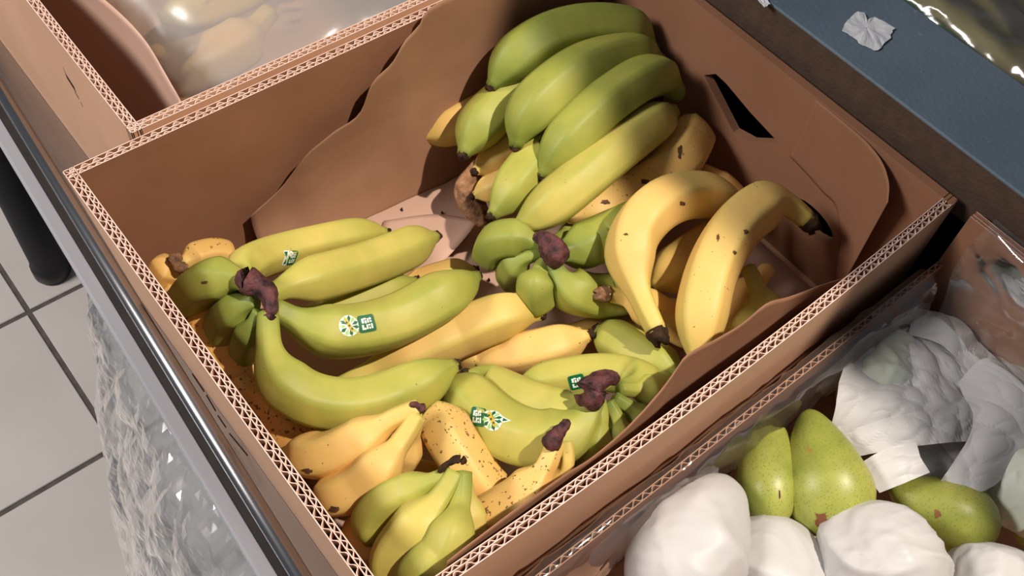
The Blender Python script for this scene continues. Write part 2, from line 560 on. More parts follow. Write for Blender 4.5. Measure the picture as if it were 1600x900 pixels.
# ------------------------------------------------------------------ corrugated cardboard boxes
def wall(root, name, p0, p1, inward, z0, z1, inset=0.0, double=True, waves=True, wob=0.0, skew=0.0, edge='card_edge', fl='flute'):
    """Double-wall corrugated board from p0 to p1 (outer face); inward = unit vector into the box; inset moves its foot inwards."""
    p0, p1, n = Vector(p0), Vector(p1), Vector(inward)
    ln = (p1 - p0).length
    d = (p1 - p0) / ln
    def pt(s, off, z):
        k = 1 - (z - z0) / (z1 - z0)
        w = wob * math.sin(math.pi * s / ln) * (1 - 0.4 * k)
        q = p0 + d * (s + skew * k * (1 - s / ln)) + n * (off + inset * k + w)
        return (q.x, q.y, z)
    t = 0.0006
    offs = [0.0, 0.0042, 0.0074] if double else [0.0, 0.004]
    ns = 24
    G = Geo()
    for a in offs:
        ss = np.linspace(0, ln, ns)
        zs = (z0, z1)
        for i in range(ns - 1):
            s0, s1 = ss[i], ss[i + 1]
            G.hexa([pt(s0, a, z0), pt(s1, a, z0), pt(s1, a + t, z0), pt(s0, a + t, z0),
                    pt(s0, a, z1), pt(s1, a, z1), pt(s1, a + t, z1), pt(s0, a + t, z1)])
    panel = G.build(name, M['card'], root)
    bm = bmesh.new(); bm.from_mesh(panel.data)
    bmesh.ops.remove_doubles(bm, verts=bm.verts, dist=1e-6)
    bm.to_mesh(panel.data); bm.free()
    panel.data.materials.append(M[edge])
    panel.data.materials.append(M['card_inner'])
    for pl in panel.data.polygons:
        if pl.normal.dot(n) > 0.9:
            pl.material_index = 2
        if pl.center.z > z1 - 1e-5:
            pl.material_index = 1
    if waves:
        for k in range(len(offs) - 1):
            lo, hi = offs[k] + t, offs[k + 1]
            pitch = 0.0085 if k == 0 else 0.0062
            nn = int(ln / pitch * 6)
            rows = []
            jit = random.uniform(0, 6)
            V, Fc = [], []
            for i in range(nn + 1):
                s = ln * i / nn
                ph = 2 * math.pi * s / pitch + 1.3 * noise.noise((s * 30, k * 9 + jit, p0.x * 7))
                w = max(-1, min(1, 1.25 * math.sin(ph)))
                c = (lo + hi) / 2 + (hi - lo - 0.0006) / 2 * w
                dz = -0.0005 - 0.0006 * abs(noise.noise((s * 160, jit, 3)))
                V += [pt(s, c - 0.0004, z1 - 0.03), pt(s, c + 0.0004, z1 - 0.03), pt(s, c + 0.0004, z1 + dz), pt(s, c - 0.0004, z1 + dz)]
                if i:
                    b0, b1 = (i - 1) * 4, i * 4
                    for j in range(4):
                        Fc.append((b0 + j, b0 + (j + 1) % 4, b1 + (j + 1) % 4, b1 + j))
            Fc += [(0, 1, 2, 3), tuple(nn * 4 + j for j in (3, 2, 1, 0))]
            f = mesh('fluting', V, Fc, M[fl], panel)
    return panel

def slab_with_holes(name, root, x0, x1, y0, y1, z0, z1, holes, mat):
    """Board in the plane x = const, with real openings. holes: lists of (y, z)."""
    bm = bmesh.new()
    edges = []
    loops = [[(y0, z0), (y1, z0), (y1, z1), (y0, z1)]] + holes
    for lp in loops:
        vs_ = [bm.verts.new((x0, a, b)) for a, b in lp]
        for i in range(len(vs_)):
            edges.append(bm.edges.new((vs_[i], vs_[(i + 1) % len(vs_)])))
    bmesh.ops.triangle_fill(bm, use_beauty=True, use_dissolve=False, edges=edges)
    r = bmesh.ops.extrude_face_region(bm, geom=bm.faces[:])
    for e in r['geom']:
        if isinstance(e, bmesh.types.BMVert):
            e.co.x = x1
    bmesh.ops.recalc_face_normals(bm, faces=bm.faces)
    me = bpy.data.meshes.new(name)
    bm.to_mesh(me); bm.free()
    me.materials.append(mat)
    o = bpy.data.objects.new(name, me)
    COL.objects.link(o)
    o.parent = root
    o.matrix_parent_inverse = root.matrix_world.inverted()
    return o

random.seed(4)
def carton(loc, label):
    r = empty('cardboard_box', loc)
    tag(r, label, 'box', 'cardboard produce boxes')
    return r

box = carton((L / 2, W / 2, 0), 'open cardboard box holding loose bunches of bananas, with handle holes')
g = Geo()
g.box((0.018, 0.006, 0.0), (L - 0.006, W - 0.006, 0.004))
g.build('bottom_panel', M['card'], box)
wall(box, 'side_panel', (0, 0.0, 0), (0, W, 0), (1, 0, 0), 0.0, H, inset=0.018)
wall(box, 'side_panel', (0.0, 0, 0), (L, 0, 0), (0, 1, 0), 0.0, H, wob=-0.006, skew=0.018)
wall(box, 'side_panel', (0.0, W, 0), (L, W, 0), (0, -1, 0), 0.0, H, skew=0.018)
HEX = [(0.2345, 0.1135), (0.2235, 0.1235), (0.2105, 0.1225), (0.1795, 0.1145), (0.1445, 0.1085), (0.1690, 0.0885), (0.1880, 0.0835)]
OV = [(0.0885 + 0.0245 * math.cos(t) , 0.0640 + 0.0125 * math.sin(t) + 0.10 * 0.0245 * math.cos(t)) for t in np.linspace(0, 2 * math.pi, 18, endpoint=False)]
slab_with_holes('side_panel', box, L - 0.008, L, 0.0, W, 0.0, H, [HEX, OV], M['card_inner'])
# slits cut in the outside of the near wall
def slit(root, pts, w):
    """cut line on an outer face; pts world points, w width"""
    G = Geo()
    for a, b in zip(pts[:-1], pts[1:]):
        a, b = Vector(a), Vector(b)
        up = Vector((0, 0, 1)) * w
        n = Vector((-0.0008, 0, 0))
        G.hexa([a - up, b - up, b - up - n, a - up - n, a + up, b + up, b + up - n, a + up - n])
    return G.build('cut_slit', M['dark_card'], root)
def ab(u, v):
    q = at(u, v, x=0.006)
    k = 1 - q.z / H
    return at(u, v, x=0.018 * k - 0.0002)
for seg in [((300, 585), (318, 612)), ((322, 618), (336, 642)), ((340, 650), (352, 668)), ((358, 678), (386, 712)), ((470, 851), (486, 880)), ((489, 884), (500, 902))]:
    slit(box, [ab(*seg[0]), ab(*seg[1])], 0.0007)

# the box behind it
box2 = carton((0.3, 0.6, 0), 'second cardboard box behind the banana box, with a cloudy plastic bag inside')
BX, BY0, BY1 = 0.053, W + 0.006, 0.80
g = Geo()
g.box((BX + 0.006, BY0 + 0.006, 0.0), (0.50, BY1 - 0.006, 0.004))
g.build('bottom_panel', M['card'], box2)
wall(box2, 'side_panel', (BX, BY0, 0), (0.505, BY0, 0), (0, 1, 0), 0.0, H)
wall(box2, 'side_panel', (BX, BY0, 0), (BX, BY1, 0), (1, 0, 0), 0.0, H)
wall(box2, 'side_panel', (BX, BY1, 0), (0.505, BY1, 0), (0, -1, 0), 0.0, H, waves=False)
wall(box2, 'side_panel', (0.505, BY0, 0), (0.505, BY1, 0), (-1, 0, 0), 0.0, H, waves=False)
for seg, w in [(((99, 107), (104, 120)), 0.0014), (((103, 118), (117, 140)), 0.003), (((117, 144), (123, 154)), 0.001), (((126, 160), (129, 166)), 0.0008)]:
    slit(box2, [at(*seg[0], x=BX - 0.0002), at(*seg[1], x=BX - 0.0002)], w)

# the pear box in front
PZ = H - 0.050
PX0, PX1, PY0, PY1 = 0.03, 0.498, -0.40, -0.016
box3 = carton((0.25, -0.2, 0), 'cardboard box of pears lined with clear film, in front of the banana box')
g = Geo()
g.box((PX0 + 0.006, PY0 + 0.006, 0.0), (PX1 - 0.006, PY1 - 0.006, 0.004))
g.build('bottom_panel', M['card'], box3)
wall(box3, 'side_panel', (PX0, PY1, 0), (PX1, PY1, 0), (0, -1, 0), 0.0, PZ, double=False, edge='card', fl='card')
wall(box3, 'side_panel', (PX0, PY0, 0), (PX0, PY1 - 0.009, 0), (1, 0, 0), 0.0, PZ)
wall(box3, 'side_panel', (PX0, PY0, 0), (PX1, PY0, 0), (0, 1, 0), 0.0, PZ, waves=False)
wall(box3, 'side_panel', (PX1, PY0, 0), (PX1, PY1, 0), (-1, 0, 0), 0.0, H + 0.004, waves=False)

# ------------------------------------------------------------------ sheets that follow a drawn outline
def sheet(name, rows, mat, parent=None, thick=0.0005, rough=0.0, scale=30, seed=0, sub=1, ridged=False, octv=4, flat=None, zs=1.0):
    """rows: grid of control points, resampled smoothly; wrinkled along its normals."""
    R = [catmull([tuple(p) for p in r], 1 + (len(r) - 1) * 6 * sub)[0] for r in rows]
    R = np.array(R)
    cols = [catmull([tuple(p) for p in R[:, j]], 1 + (len(rows) - 1) * 6 * sub)[0] for j in range(R.shape[1])]
    P = np.array(cols).transpose(1, 0, 2)
    if rough:
        du = np.gradient(P, axis=1)
        dv = np.gradient(P, axis=0)
        nn = np.cross(du, dv)
        nn /= np.linalg.norm(nn, axis=2, keepdims=True) + 1e-12
        for i in range(P.shape[0]):
            for j in range(P.shape[1]):
                q = Vector((P[i, j][0], P[i, j][1], P[i, j][2] * zs)) * scale + Vector((seed, seed * 1.7, seed * 0.3))
                if ridged:
                    h = 0
                    amp = 1
                    q = q + 0.5 * noise.noise_vector(q * 0.9)
                    for k in range(octv):
                        h += amp * ((1 - abs(noise.noise(q * (1.9 ** k)))) ** 4 * 1.6 - 0.6)
                        amp *= 0.5
                    h *= 0.55
                else:
                    h = noise.fractal(q, 1.0, 2.0, 4)
                P[i, j] += nn[i, j] * rough * h
    G = Geo()
    G.grid([[tuple(p) for p in r] for r in P])
    o = G.build(name, mat, parent, (not ridged) if flat is None else not flat)
    if thick:
        solid(o, thick)
    return o

liner = empty('kraft_paper_liner', (0.25, 0.19, 0.004))
tag(liner, 'creased brown kraft paper lining the banana box under the fruit', 'paper')
# over the floor
Z = 0.0065
rows = []
for y in (0.012, 0.10, 0.19, 0.28, 0.362):
    rows.append([(x, y, Z + 0.0015 * (1 + noise.noise((x * 9, y * 9, 2)))) for x in (0.034, 0.15, 0.26, 0.37, 0.482)])
sheet('floor_sheet', rows, M['kraft'], liner, 0.0006, 0.0012, 16, 3)
# up the back wall, with its torn diagonal edge
edge = [(392, 338), (440, 292), (480, 240), (520, 206), (560, 178), (582, 130), (612, 100), (632, 66), (655, 40), (690, 2)]
top, bot = [], []
YW = W - 0.0095
for k, (u, v) in enumerate(edge):
    off = 0.013 if k in (2, 3, 4, 5, 6, 7) else 0.007
    a = at(u, v, y=YW - off)
    top.append(a)
Xs = [p.x for p in top]
rows = [[(p.x, p.y, p.z) for p in top]]
for f in (0.35, 0.7, 1.0):
    r = []
    for p in top:
        x = p.x + (0.472 - p.x) * f
        z = p.z + (0.165 - p.z) * f * 0.9 if f < 1 else 0.165
        r.append((x, YW - 0.004 - 0.006 * math.sin(f * 3) , z))
    rows.append(r)
# build instead as columns in x between the torn edge (upper left) and the fold at the floor
rows = []
for i in range(7):
    f = i / 6
    r = []
    for p in top:
        zt = max(0.012, p.z)
        z = 0.008 + (zt - 0.008) * f
        yb = YW - 0.004 - 0.03 * (1 - f) ** 3 - 0.004 * math.sin(p.x * 25) * (1 - f) - (YW - 0.004 - p.y) * f
        r.append((p.x, yb, z))
    x1 = 0.484
    for x in (0.43, x1):
        if x > top[-1].x + 0.02:
            zt = min(H + 0.01, top[-1].z)
            r.append((x, YW - 0.006 - 0.03 * (1 - f) ** 3, 0.008 + (zt - 0.008) * f))
    rows.append(r)
sheet('back_flap', rows, M['kraft_shaded'], liner, 0.0006, 0.0010, 18, 8)
# along the near wall, wavy top edge standing off the board
edge = [(700, 870), (800, 800), (862, 756), (930, 712), (985, 664), (1030, 612), (1052, 582), (1075, 552), (1120, 530), (1160, 506), (1200, 474), (1240, 462), (1300, 440), (1350, 424), (1400, 396)]
offs = [0.010, 0.011, 0.013, 0.015, 0.017, 0.022, 0.028, 0.030, 0.029, 0.026, 0.024, 0.022, 0.018, 0.015, 0.012]
top = [at(u, v, y=o_) for (u, v), o_ in zip(edge, offs)]
rows = []
for i in range(6):
    f = i / 5
    rows.append([(p.x, 0.0085 + 0.003 + (p.y - 0.0115) * f ** 0.7 + 0.02 * (1 - f) ** 4, 0.008 + (min(p.z, H - 0.004) - 0.008) * f) for p in top])
sheet('front_flap', rows, M['kraft_shaded'], liner, 0.0007, 0.0008, 20, 5)
# curled upright corner at the far end
rows = []
for f in np.linspace(0, 1, 5):
    r = []
    for y, dx, zt, zb in ((0.130, 0.0, 0.1705, 0.105), (0.110, 0.0002, 0.1705, 0.102), (0.090, 0.0008, 0.1705, 0.098), (0.074, 0.002, 0.170, 0.095), (0.057, 0.006, 0.168, 0.070), (0.043, 0.013, 0.163, 0.03), (0.034, 0.021, 0.156, 0.02)):
        r.append((L - 0.0084 - dx * (0.4 + 0.6 * f), y, zb + (zt - zb) * f))
    rows.append(r)
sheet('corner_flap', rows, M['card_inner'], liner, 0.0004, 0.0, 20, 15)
# a fold in the paper on the floor, its free edge lifted
rows = [[at(600, 345, z=0.0115), at(590, 372, z=0.0115), at(570, 410, z=0.0115)],
        [at(680, 335, z=0.0125), at(650, 375, z=0.0125), at(620, 420, z=0.0125)],
        [at(748, 344, z=0.022), at(720, 380, z=0.021), at(680, 422, z=0.019)]]
sheet('floor_fold', rows, M['kraft'], liner, 0.0006, 0.0004, 20, 15)

# ------------------------------------------------------------------ bananas
PLACED = []
SPECS = []
def banana(pts, hw, ripe=0.6, spots=0.2, parent=None, tip=True, name='banana', stump=None, flat=0.0, neck=0.16, fixed=False):
    """pts: (u, v, z in cm) along the centre line, stem end first; hw: half width in pixels at the fattest place."""
    C, ln = catmull([tuple(at(u, v, z=z / 100.0)) for u, v, z in pts], 40)
    R = min(0.0225, max(0.0115, hw * depth(C[20]) / F))
    d = dict(C=C, R0=R, pts=pts, ripe=ripe, spots=spots, parent=parent, tip=tip, name=name, stump=stump, neck=neck, label=None, group=None, fixed=fixed)
    SPECS.append(d)
    return d

def five(a):
    """rounded five-sided cross-section"""
    h = math.pi / 5
    q = math.cos(h) / math.cos((a % (2 * h)) - h)
    return 0.42 + 0.58 * (q / 0.905)

def girth(t, nl):
    if t < nl:
        return 0.40 + 0.06 * (t / nl)
    if t < nl + 0.20:
        q = (t - nl) / 0.20
        return 0.46 + 0.54 * (q * q * (3 - 2 * q))
    if t < 0.76:
        return 1.0
    if t < 0.97:
        q = (t - 0.76) / 0.21
        return 1 - 0.66 * q ** 2.4
    return 0.34 - 0.08 * (t - 0.97) / 0.03

def inner_x(z):
    return 0.009 + 0.018 * (1 - z / H)

def relax():
    """Slide overlapping fruit apart along the sight lines, so that each rests on what lies under it."""
    B = [d for d in SPECS if d['C'][:, 1].mean() < W and not d['fixed']]
    n = 40
    G_ = np.array([[girth(i / (n - 1), d['neck']) for i in range(n)] for d in B])
    Rr = G_ * np.array([d['R0'] for d in B])[:, None]
    P = np.array([d['C'] for d in B])
    anchor = np.ones((len(B), n))
    for b, d in enumerate(B):
        if d['parent'] is not None:
            anchor[b] = np.clip((np.arange(n) - 2) / 9.0, 0, 1)
    same = np.array([[x is y or (x['parent'] is not None and x['parent'] is y['parent']) for y in B] for x in B])
    ker = np.ones(9) / 9
    for it in range(70):
        D = P - CAM
        dist = np.linalg.norm(D, axis=2, keepdims=True)
        U = D / dist
        push = np.zeros((len(B), n))
        for a in range(len(B)):
            for b in range(a):
                if np.any(P[a].min(0) - 0.05 > P[b].max(0)) or np.any(P[b].min(0) - 0.05 > P[a].max(0)):
                    continue
                V = P[a][:, None] - P[b][None]
                dd = np.linalg.norm(V, axis=2)
                pen = (0.93 if not same[a, b] else 0.80) * (Rr[a][:, None] + Rr[b][None]) - dd
                if same[a, b]:
                    pen[:12, :] = -1
                    pen[:, :12] = -1
                if pen.max() <= 0.0004:
                    continue
                ia, ib = np.where(pen > 0.0004)
                along = np.einsum('kj,kj->k', V[ia, ib], U[a][ia])
                # who is nearer the camera keeps being so
                s_ = 1.0 if along.mean() > 0 else -1.0
                k = 0.35 * pen[ia, ib]
                np.maximum.at(push[a], ia, 0) if False else None
                for arr, idx, sg in ((push[a], ia, s_), (push[b], ib, -s_)):
                    tmp = np.zeros(n)
                    np.maximum.at(tmp, idx, k)
                    arr += sg * tmp
        for a in range(len(B)):
            p = np.convolve(np.pad(push[a], 4, mode='edge'), ker, mode='valid')
            p = np.clip(1.3 * p, -0.004, 0.004) * anchor[a]
            P[a] += U[a] * p[:, None]
            low = np.maximum(0, Rr[a] + 0.0095 - P[a][:, 2])
            low = np.convolve(np.pad(low, 4, mode='edge'), ker, mode='valid')
            P[a] -= U[a] * (low / np.abs(U[a][:, 2]))[:, None] * 0.6
            x0 = np.array([inner_x(z) for z in P[a][:, 2]]) + Rr[a]
            y0 = 0.0125 + Rr[a]
            dx = np.maximum(0, x0 - P[a][:, 0]) - np.maximum(0, P[a][:, 0] - (L - 0.0100 - Rr[a]))
            dy = np.maximum(0, y0 - P[a][:, 1]) - np.maximum(0, P[a][:, 1] - (W - 0.0125 - Rr[a]))
            P[a][:, 0] += 0.7 * np.convolve(np.pad(dx, 4, mode='edge'), ker, mode='valid')
            P[a][:, 1] += 0.7 * np.convolve(np.pad(dy, 4, mode='edge'), ker, mode='valid')
            q = P[a].copy()
            q[1:-1] = 0.5 * P[a][1:-1] + 0.25 * (P[a][:-2] + P[a][2:])
            P[a] = 0.85 * P[a] + 0.15 * q
    for b, d in enumerate(B):
        d['C'] = P[b]

def grow(d):
    C, R, pts, neck, parent = d['C'], d['R0'], d['pts'], d['neck'], d['parent']
    ripe, spots, tip, name, stump = d['ripe'], d['spots'], d['tip'], d['name'], d['stump']
    ln = float(np.linalg.norm(np.diff(C, axis=0), axis=1).sum())
    n, k = len(C), 30
    T = np.gradient(C, axis=0)
    T /= np.linalg.norm(T, axis=1, keepdims=True)
    # plane of the curve gives the ridges their place
    up = np.array([0, 0, 1.0])
    b = np.cross(T[8], T[-8])
    if np.linalg.norm(b) < 0.05:
        b = up
    b /= np.linalg.norm(b)
    if b[2] < 0:
        b = -b
    rnd = random.Random(int(pts[0][0] * 7 + pts[-1][1]))
    rot = rnd.uniform(-0.3, 0.3)
    rows, along, ridge, N1s, N2s, Rs = [], [], [], [], [], []
    for i in range(n):
        t = i / (n - 1)
        n1 = b - T[i] * (b @ T[i])
        n1 /= np.linalg.norm(n1)
        n2 = np.cross(T[i], n1)
        N1s.append(n1); N2s.append(n2)
        f = girth(t, neck)
        r = R * f
        Rs.append(r)
        row = []
        for j in range(k):
            a = 2 * math.pi * j / k + rot
            c5 = math.cos(5 * (a - rot))
            rid = max(0.0, c5) ** 3
            rr = r * five(a - rot)
            row.append(C[i] + rr * (math.cos(a) * n1 + math.sin(a) * n2))
            along.append(t)
            ridge.append(rid)
        rows.append(row)
    G = Geo()
    G.grid(rows, closed_u=True)
    G.f += [tuple(range(k)), tuple((n - 1) * k + j for j in range(k))]
    G.m += [0, 0]
    o = G.build(name, M['banana'], parent, True)
    for nm, arr in (('along', along), ('ridge', ridge)):
        at_ = o.data.attributes.new(nm, 'FLOAT', 'POINT')
        at_.data.foreach_set('value', arr)
    o['ripe'] = float(ripe)
    o['spots'] = float(spots)
    o['seed'] = rnd.uniform(0, 50)
    def lump(nm, c, ax, r0, length, mat, sd):
        ax = Vector(ax).normalized()
        u1 = ax.orthogonal().normalized()
        u2 = ax.cross(u1)
        Rr = []
        for ii in range(7):
            tt = ii / 6
            rr = r0 * (1.0 - 0.25 * tt) * (1 if ii < 6 else 0.45)
            ring = []
            for jj in range(12):
                aa = 2 * math.pi * jj / 12
                w = 1 + 0.28 * noise.noise(Vector((math.cos(aa) * 1.6, math.sin(aa) * 1.6, tt * 3 + sd)))
                ring.append(Vector(c) + ax * (tt * length * (1 + 0.2 * math.sin(3 * aa + sd))) + (u1 * math.cos(aa) + u2 * math.sin(aa)) * rr * w)
            Rr.append(ring)
        q = Geo()
        q.grid(Rr, closed_u=True)
        q.f += [tuple(range(12)), tuple(72 + jj for jj in range(12))]
        q.m += [0, 0]
        return q.build(nm, mat, o, True)
    if tip:
        lump('tip', C[-1] - T[-1] * 0.001, T[-1], Rs[-1] * 1.05, 0.0045, M['tip'], rnd.uniform(0, 9))
    if stump:
        lump('stem_end', C[0] + T[0] * 0.002, -T[0], Rs[0] * 1.12, 0.012, M[stump], rnd.uniform(0, 9))
    PLACED.append((parent.name if parent else o.name, o.name, C, np.array(Rs), pts))
    d.update(T=T, N1=np.array(N1s), N2=np.array(N2s), R=np.array(Rs), ln=ln, rot=rot, obj=o)
    if d['label']:
        tag(o, d['label'], 'banana', d['group'])

def crown(parent, pts, hw, mat='crown', sd=0.0):
    """lumpy dried crown along a short drawn line"""
    ctrl = [tuple(at(u, v, z=z / 100)) for u, v, z in pts]
    C, ln = catmull(ctrl, 14)
    R = hw * depth(C[6]) / F
    T = np.gradient(C, axis=0)
    T /= np.linalg.norm(T, axis=1, keepdims=True)
    rows = []
    for i in range(14):
        t = i / 13
        f = math.sqrt(max(0.05, 1 - (2 * t - 1) ** 4)) * (0.8 + 0.25 * math.sin(t * 5 + sd))
        a1 = Vector(T[i]).orthogonal().normalized()
        a2 = Vector(T[i]).cross(a1)
        ring = []
        for j in range(16):
            a = 2 * math.pi * j / 16
            w = 1 + 0.45 * noise.noise(Vector((math.cos(a) * 1.8 + sd, math.sin(a) * 1.8, t * 4))) + 0.15 * noise.noise(Vector((math.cos(a) * 6, math.sin(a) * 6 + sd, t * 14)))
            ring.append(Vector(C[i]) + (a1 * math.cos(a) + a2 * math.sin(a)) * R * f * w)
        rows.append(ring)
    G = Geo()
    G.grid(rows, closed_u=True)
    G.f += [tuple(range(16)), tuple(13 * 16 + j for j in range(16))]
    G.m += [0, 0]
    return G.build('crown', M[mat], parent, True)

def bunch(first, label, group='bunches of bananas in the box'):
    r = empty('banana_bunch', at(first[0], first[1], z=first[2] / 100))
    tag(r, label, 'bananas', group)
    return r

def single(label, *a, group='loose bananas in the box', **k):
    d = banana(*a, **k)
    d['label'], d['group'] = label, group
    return d

# --- ripe, speckled fruit at the bottom against the near wall
single('ripe yellow banana freckled brown, under the stub fingers of the twice-stickered bunch', [(262, 455, 6.5), (282, 502, 6.6), (318, 555, 6.6), (370, 592, 6.0), (430, 615, 4.6)], 40, 1.35, 0.75, tip=False)
single('small orange-yellow banana end showing beside the board rim', [(400, 660, 3.0), (372, 620, 3.0), (335, 580, 2.6), (300, 545, 2.4)], 30, 1.45, 0.5)
single('overripe banana densely freckled with brown, beside the board rim', [(370, 590, 5.0), (392, 625, 6.4), (430, 662, 6.6), (500, 690, 5.4), (560, 690, 3.6)], 38, 1.5, 1.0, tip=False)
b11 = bunch((272, 410, 7), 'ripe pair of bananas with a tan stem end in the corner of the box')
banana([(278, 408, 8.0), (264, 416, 7.6), (256, 432, 6.6), (262, 456, 5.2)], 26, 1.25, 0.3, b11, tip=False, neck=0.08, fixed=True)
banana([(284, 412, 8.0), (304, 402, 7.6), (335, 396, 7.0), (368, 404, 6.0)], 23, 1.15, 0.6, b11, tip=False, neck=0.06, fixed=True)
crown(b11, [(270, 400, 8.6), (277, 412, 8.6), (288, 424, 8.2)], 15, 'crown_tan', 2.0)

# --- the big green bunch with two stickers
b1 = bunch((405, 460, 12.5), 'green banana bunch with two stickers and a dark crown beside the near board')
s1a = banana([(405, 452, 11.8), (380, 420, 10.6), (420, 398, 8.8), (500, 378, 7.2), (570, 364, 5.8), (604, 363, 5.0)], 30, 0.66, 0.25, b1, neck=0.05)
banana([(420, 462, 12.2), (448, 446, 11.4), (520, 428, 9.6), (590, 406, 7.8), (650, 381, 6.2), (682, 369, 5.4)], 35, 0.66, 0.15, b1, neck=0.05)
banana([(440, 485, 9.0), (510, 492, 6.2), (585, 464, 5.4), (650, 438, 4.8)], 28, 0.5, 0.1, b1)
s1c = banana([(425, 480, 12.4), (452, 496, 11.8), (515, 518, 10.4), (610, 505, 8.8), (690, 464, 7.6), (744, 432, 7.0)], 42, 0.46, 0.12, b1, neck=0.06)
banana([(420, 490, 12.6), (420, 530, 12.3), (428, 578, 11.6), (480, 622, 10.4), (560, 632, 9.6), (645, 606, 9.0), (712, 570, 8.6)], 42, 0.48, 0.1, b1, neck=0.10)
s1f = banana([(398, 446, 12.4), (362, 436, 12.2), (322, 442, 11.2), (300, 462, 8.6), (300, 490, 6.4)], 35, 0.35, 0.25, b1, tip=False, neck=0.10, fixed=True)
banana([(400, 470, 12.2), (376, 482, 11.4), (354, 500, 9.4), (346, 530, 6.6)], 31, 0.2, 0.1, b1, tip=False, neck=0.08, fixed=True)
banana([(405, 486, 12.2), (394, 515, 11.0), (385, 540, 8.6), (384, 565, 6.6)], 21, 0.15, 0.1, b1, tip=False, neck=0.10, fixed=True)
crown(b1, [(368, 440, 13.2), (390, 438, 13.4), (415, 455, 13.4), (424, 480, 13.2), (420, 503, 13.0)], 22, 'crown', 1.0)

# --- loose yellow ones in the middle
single('yellow banana tip peeking out behind the green stickered finger', [(590, 478, 2.6), (650, 446, 2.8), (705, 428, 3.0), (742, 421, 3.0)], 23, 1.0, 0.1)
single('plump yellow banana lying below the stickered green finger', [(520, 610, 4.4), (580, 580, 4.8), (655, 546, 5.2), (735, 510, 5.2), (800, 488, 5.6), (846, 491, 5.6)], 39, 0.95, 0.12)
s6c = single('yellow banana with a brown bruise lying in the middle of the pile', [(640, 540, 4.0), (700, 550, 4.4), (770, 556, 4.6), (850, 545, 4.6), (921, 523, 4.4)], 36, 1.05, 0.3)
single('pale green banana going under the wavy paper edge', [(1085, 625, 6.6), (1045, 585, 6.4), (990, 548, 5.4), (955, 528, 4.0), (934, 514, 3.2)], 37, 0.42, 0.05)

# --- the bunch with a purple crown by the paper edge
b7 = bunch((940, 605, 11.5), 'green bunch with a purple-brown crown against the wavy paper edge')
s7a = banana([(975, 605, 10.8), (1006, 596, 9.6), (985, 585, 8.2), (930, 582, 7.4), (865, 592, 6.6), (805, 604, 6.0)], 30, 0.52, 0.1, b7, neck=0.05)
banana([(925, 615, 11.2), (890, 642, 10.0), (830, 628, 8.6), (770, 602, 7.6), (728, 584, 7.0)], 36, 0.55, 0.12, b7, neck=0.04)
s7c = banana([(928, 628, 11.6), (905, 668, 11.0), (850, 692, 10.2), (785, 672, 9.2), (725, 622, 8.2), (696, 592, 7.4)], 47, 0.50, 0.12, b7, neck=0.04)
banana([(936, 625, 11.6), (938, 660, 11.0), (920, 706, 9.0), (900, 726, 7.0)], 24, 0.4, 0.1, b7, tip=False, neck=0.24, fixed=True)
banana([(950, 628, 11.4), (966, 662, 10.6), (960, 695, 8.6), (940, 712, 6.8)], 20, 0.3, 0.1, b7, tip=False, neck=0.24, fixed=True)
banana([(960, 622, 11.4), (992, 645, 10.4), (992, 668, 8.4), (972, 684, 6.8)], 20, 0.25, 0.1, b7, tip=False, neck=0.24, fixed=True)
banana([(968, 608, 11.4), (1005, 609, 10.2), (1030, 606, 9.0), (1046, 598, 8.0)], 17, 0.5, 0.3, b7, tip=False, neck=0.22, fixed=True)
crown(b7, [(968, 592, 12.6), (945, 592, 12.8), (922, 612, 12.6), (932, 642, 12.0)], 23, 'crown', 4.0)

# --- spotted single and the two-stem bunch near the board
s10a = single('upright yellow banana with brown flecks between two crowns', [(795, 815, 5.6), (765, 775, 7.6), (728, 725, 8.4), (700, 680, 8.4), (684, 636, 7.6)], 40, 1.1, 0.8, neck=0.02)
b10 = bunch((875, 690, 12), 'yellow two-finger bunch with a brown stem beside the paper edge')
banana([(868, 690, 12.4), (852, 730, 11.8), (818, 772, 10.4), (770, 802, 9.4), (728, 832, 8.0)], 37, 1.1, 0.8, b10, tip=False, neck=0.2)
banana([(884, 690, 12.2), (886, 726, 11.4), (868, 762, 9.6), (840, 790, 7.6)], 25, 1.0, 0.3, b10, tip=False, neck=0.3)
crown(b10, [(858, 704, 12.8), (866, 684, 13.2), (880, 668, 13.4), (888, 656, 13.4)], 16, 'crown', 7.0)

# --- yellow bunch by the near board
b8 = bunch((650, 640, 12), 'yellow bunch with slim necks meeting in a small dark crown')
s8a = banana([(655, 637, 12.6), (612, 655, 12.0), (560, 690, 11.0), (495, 716, 9.8), (432, 714, 8.4)], 38, 1.05, 0.35, b8, tip=False, neck=0.2)
s8b = banana([(652, 648, 12.4), (625, 692, 11.6), (578, 745, 10.4), (518, 780, 9.2), (462, 796, 7.6)], 38, 1.02, 0.35, b8, tip=False, neck=0.2)
banana([(650, 660, 11.4), (634, 702, 9.0), (606, 745, 6.6), (585, 775, 4.5)], 30, 1.05, 0.2, b8, tip=False, neck=0.15)
crown(b8, [(640, 632, 13.0), (652, 634, 13.1), (664, 641, 12.9)], 9, 'crown', 9.0)
single('short yellow banana lying in the gap behind the three-finger bunch', [(720, 775, 4.0), (680, 752, 4.6), (640, 744, 4.8), (605, 756, 4.4)], 28, 1.2, 0.2)

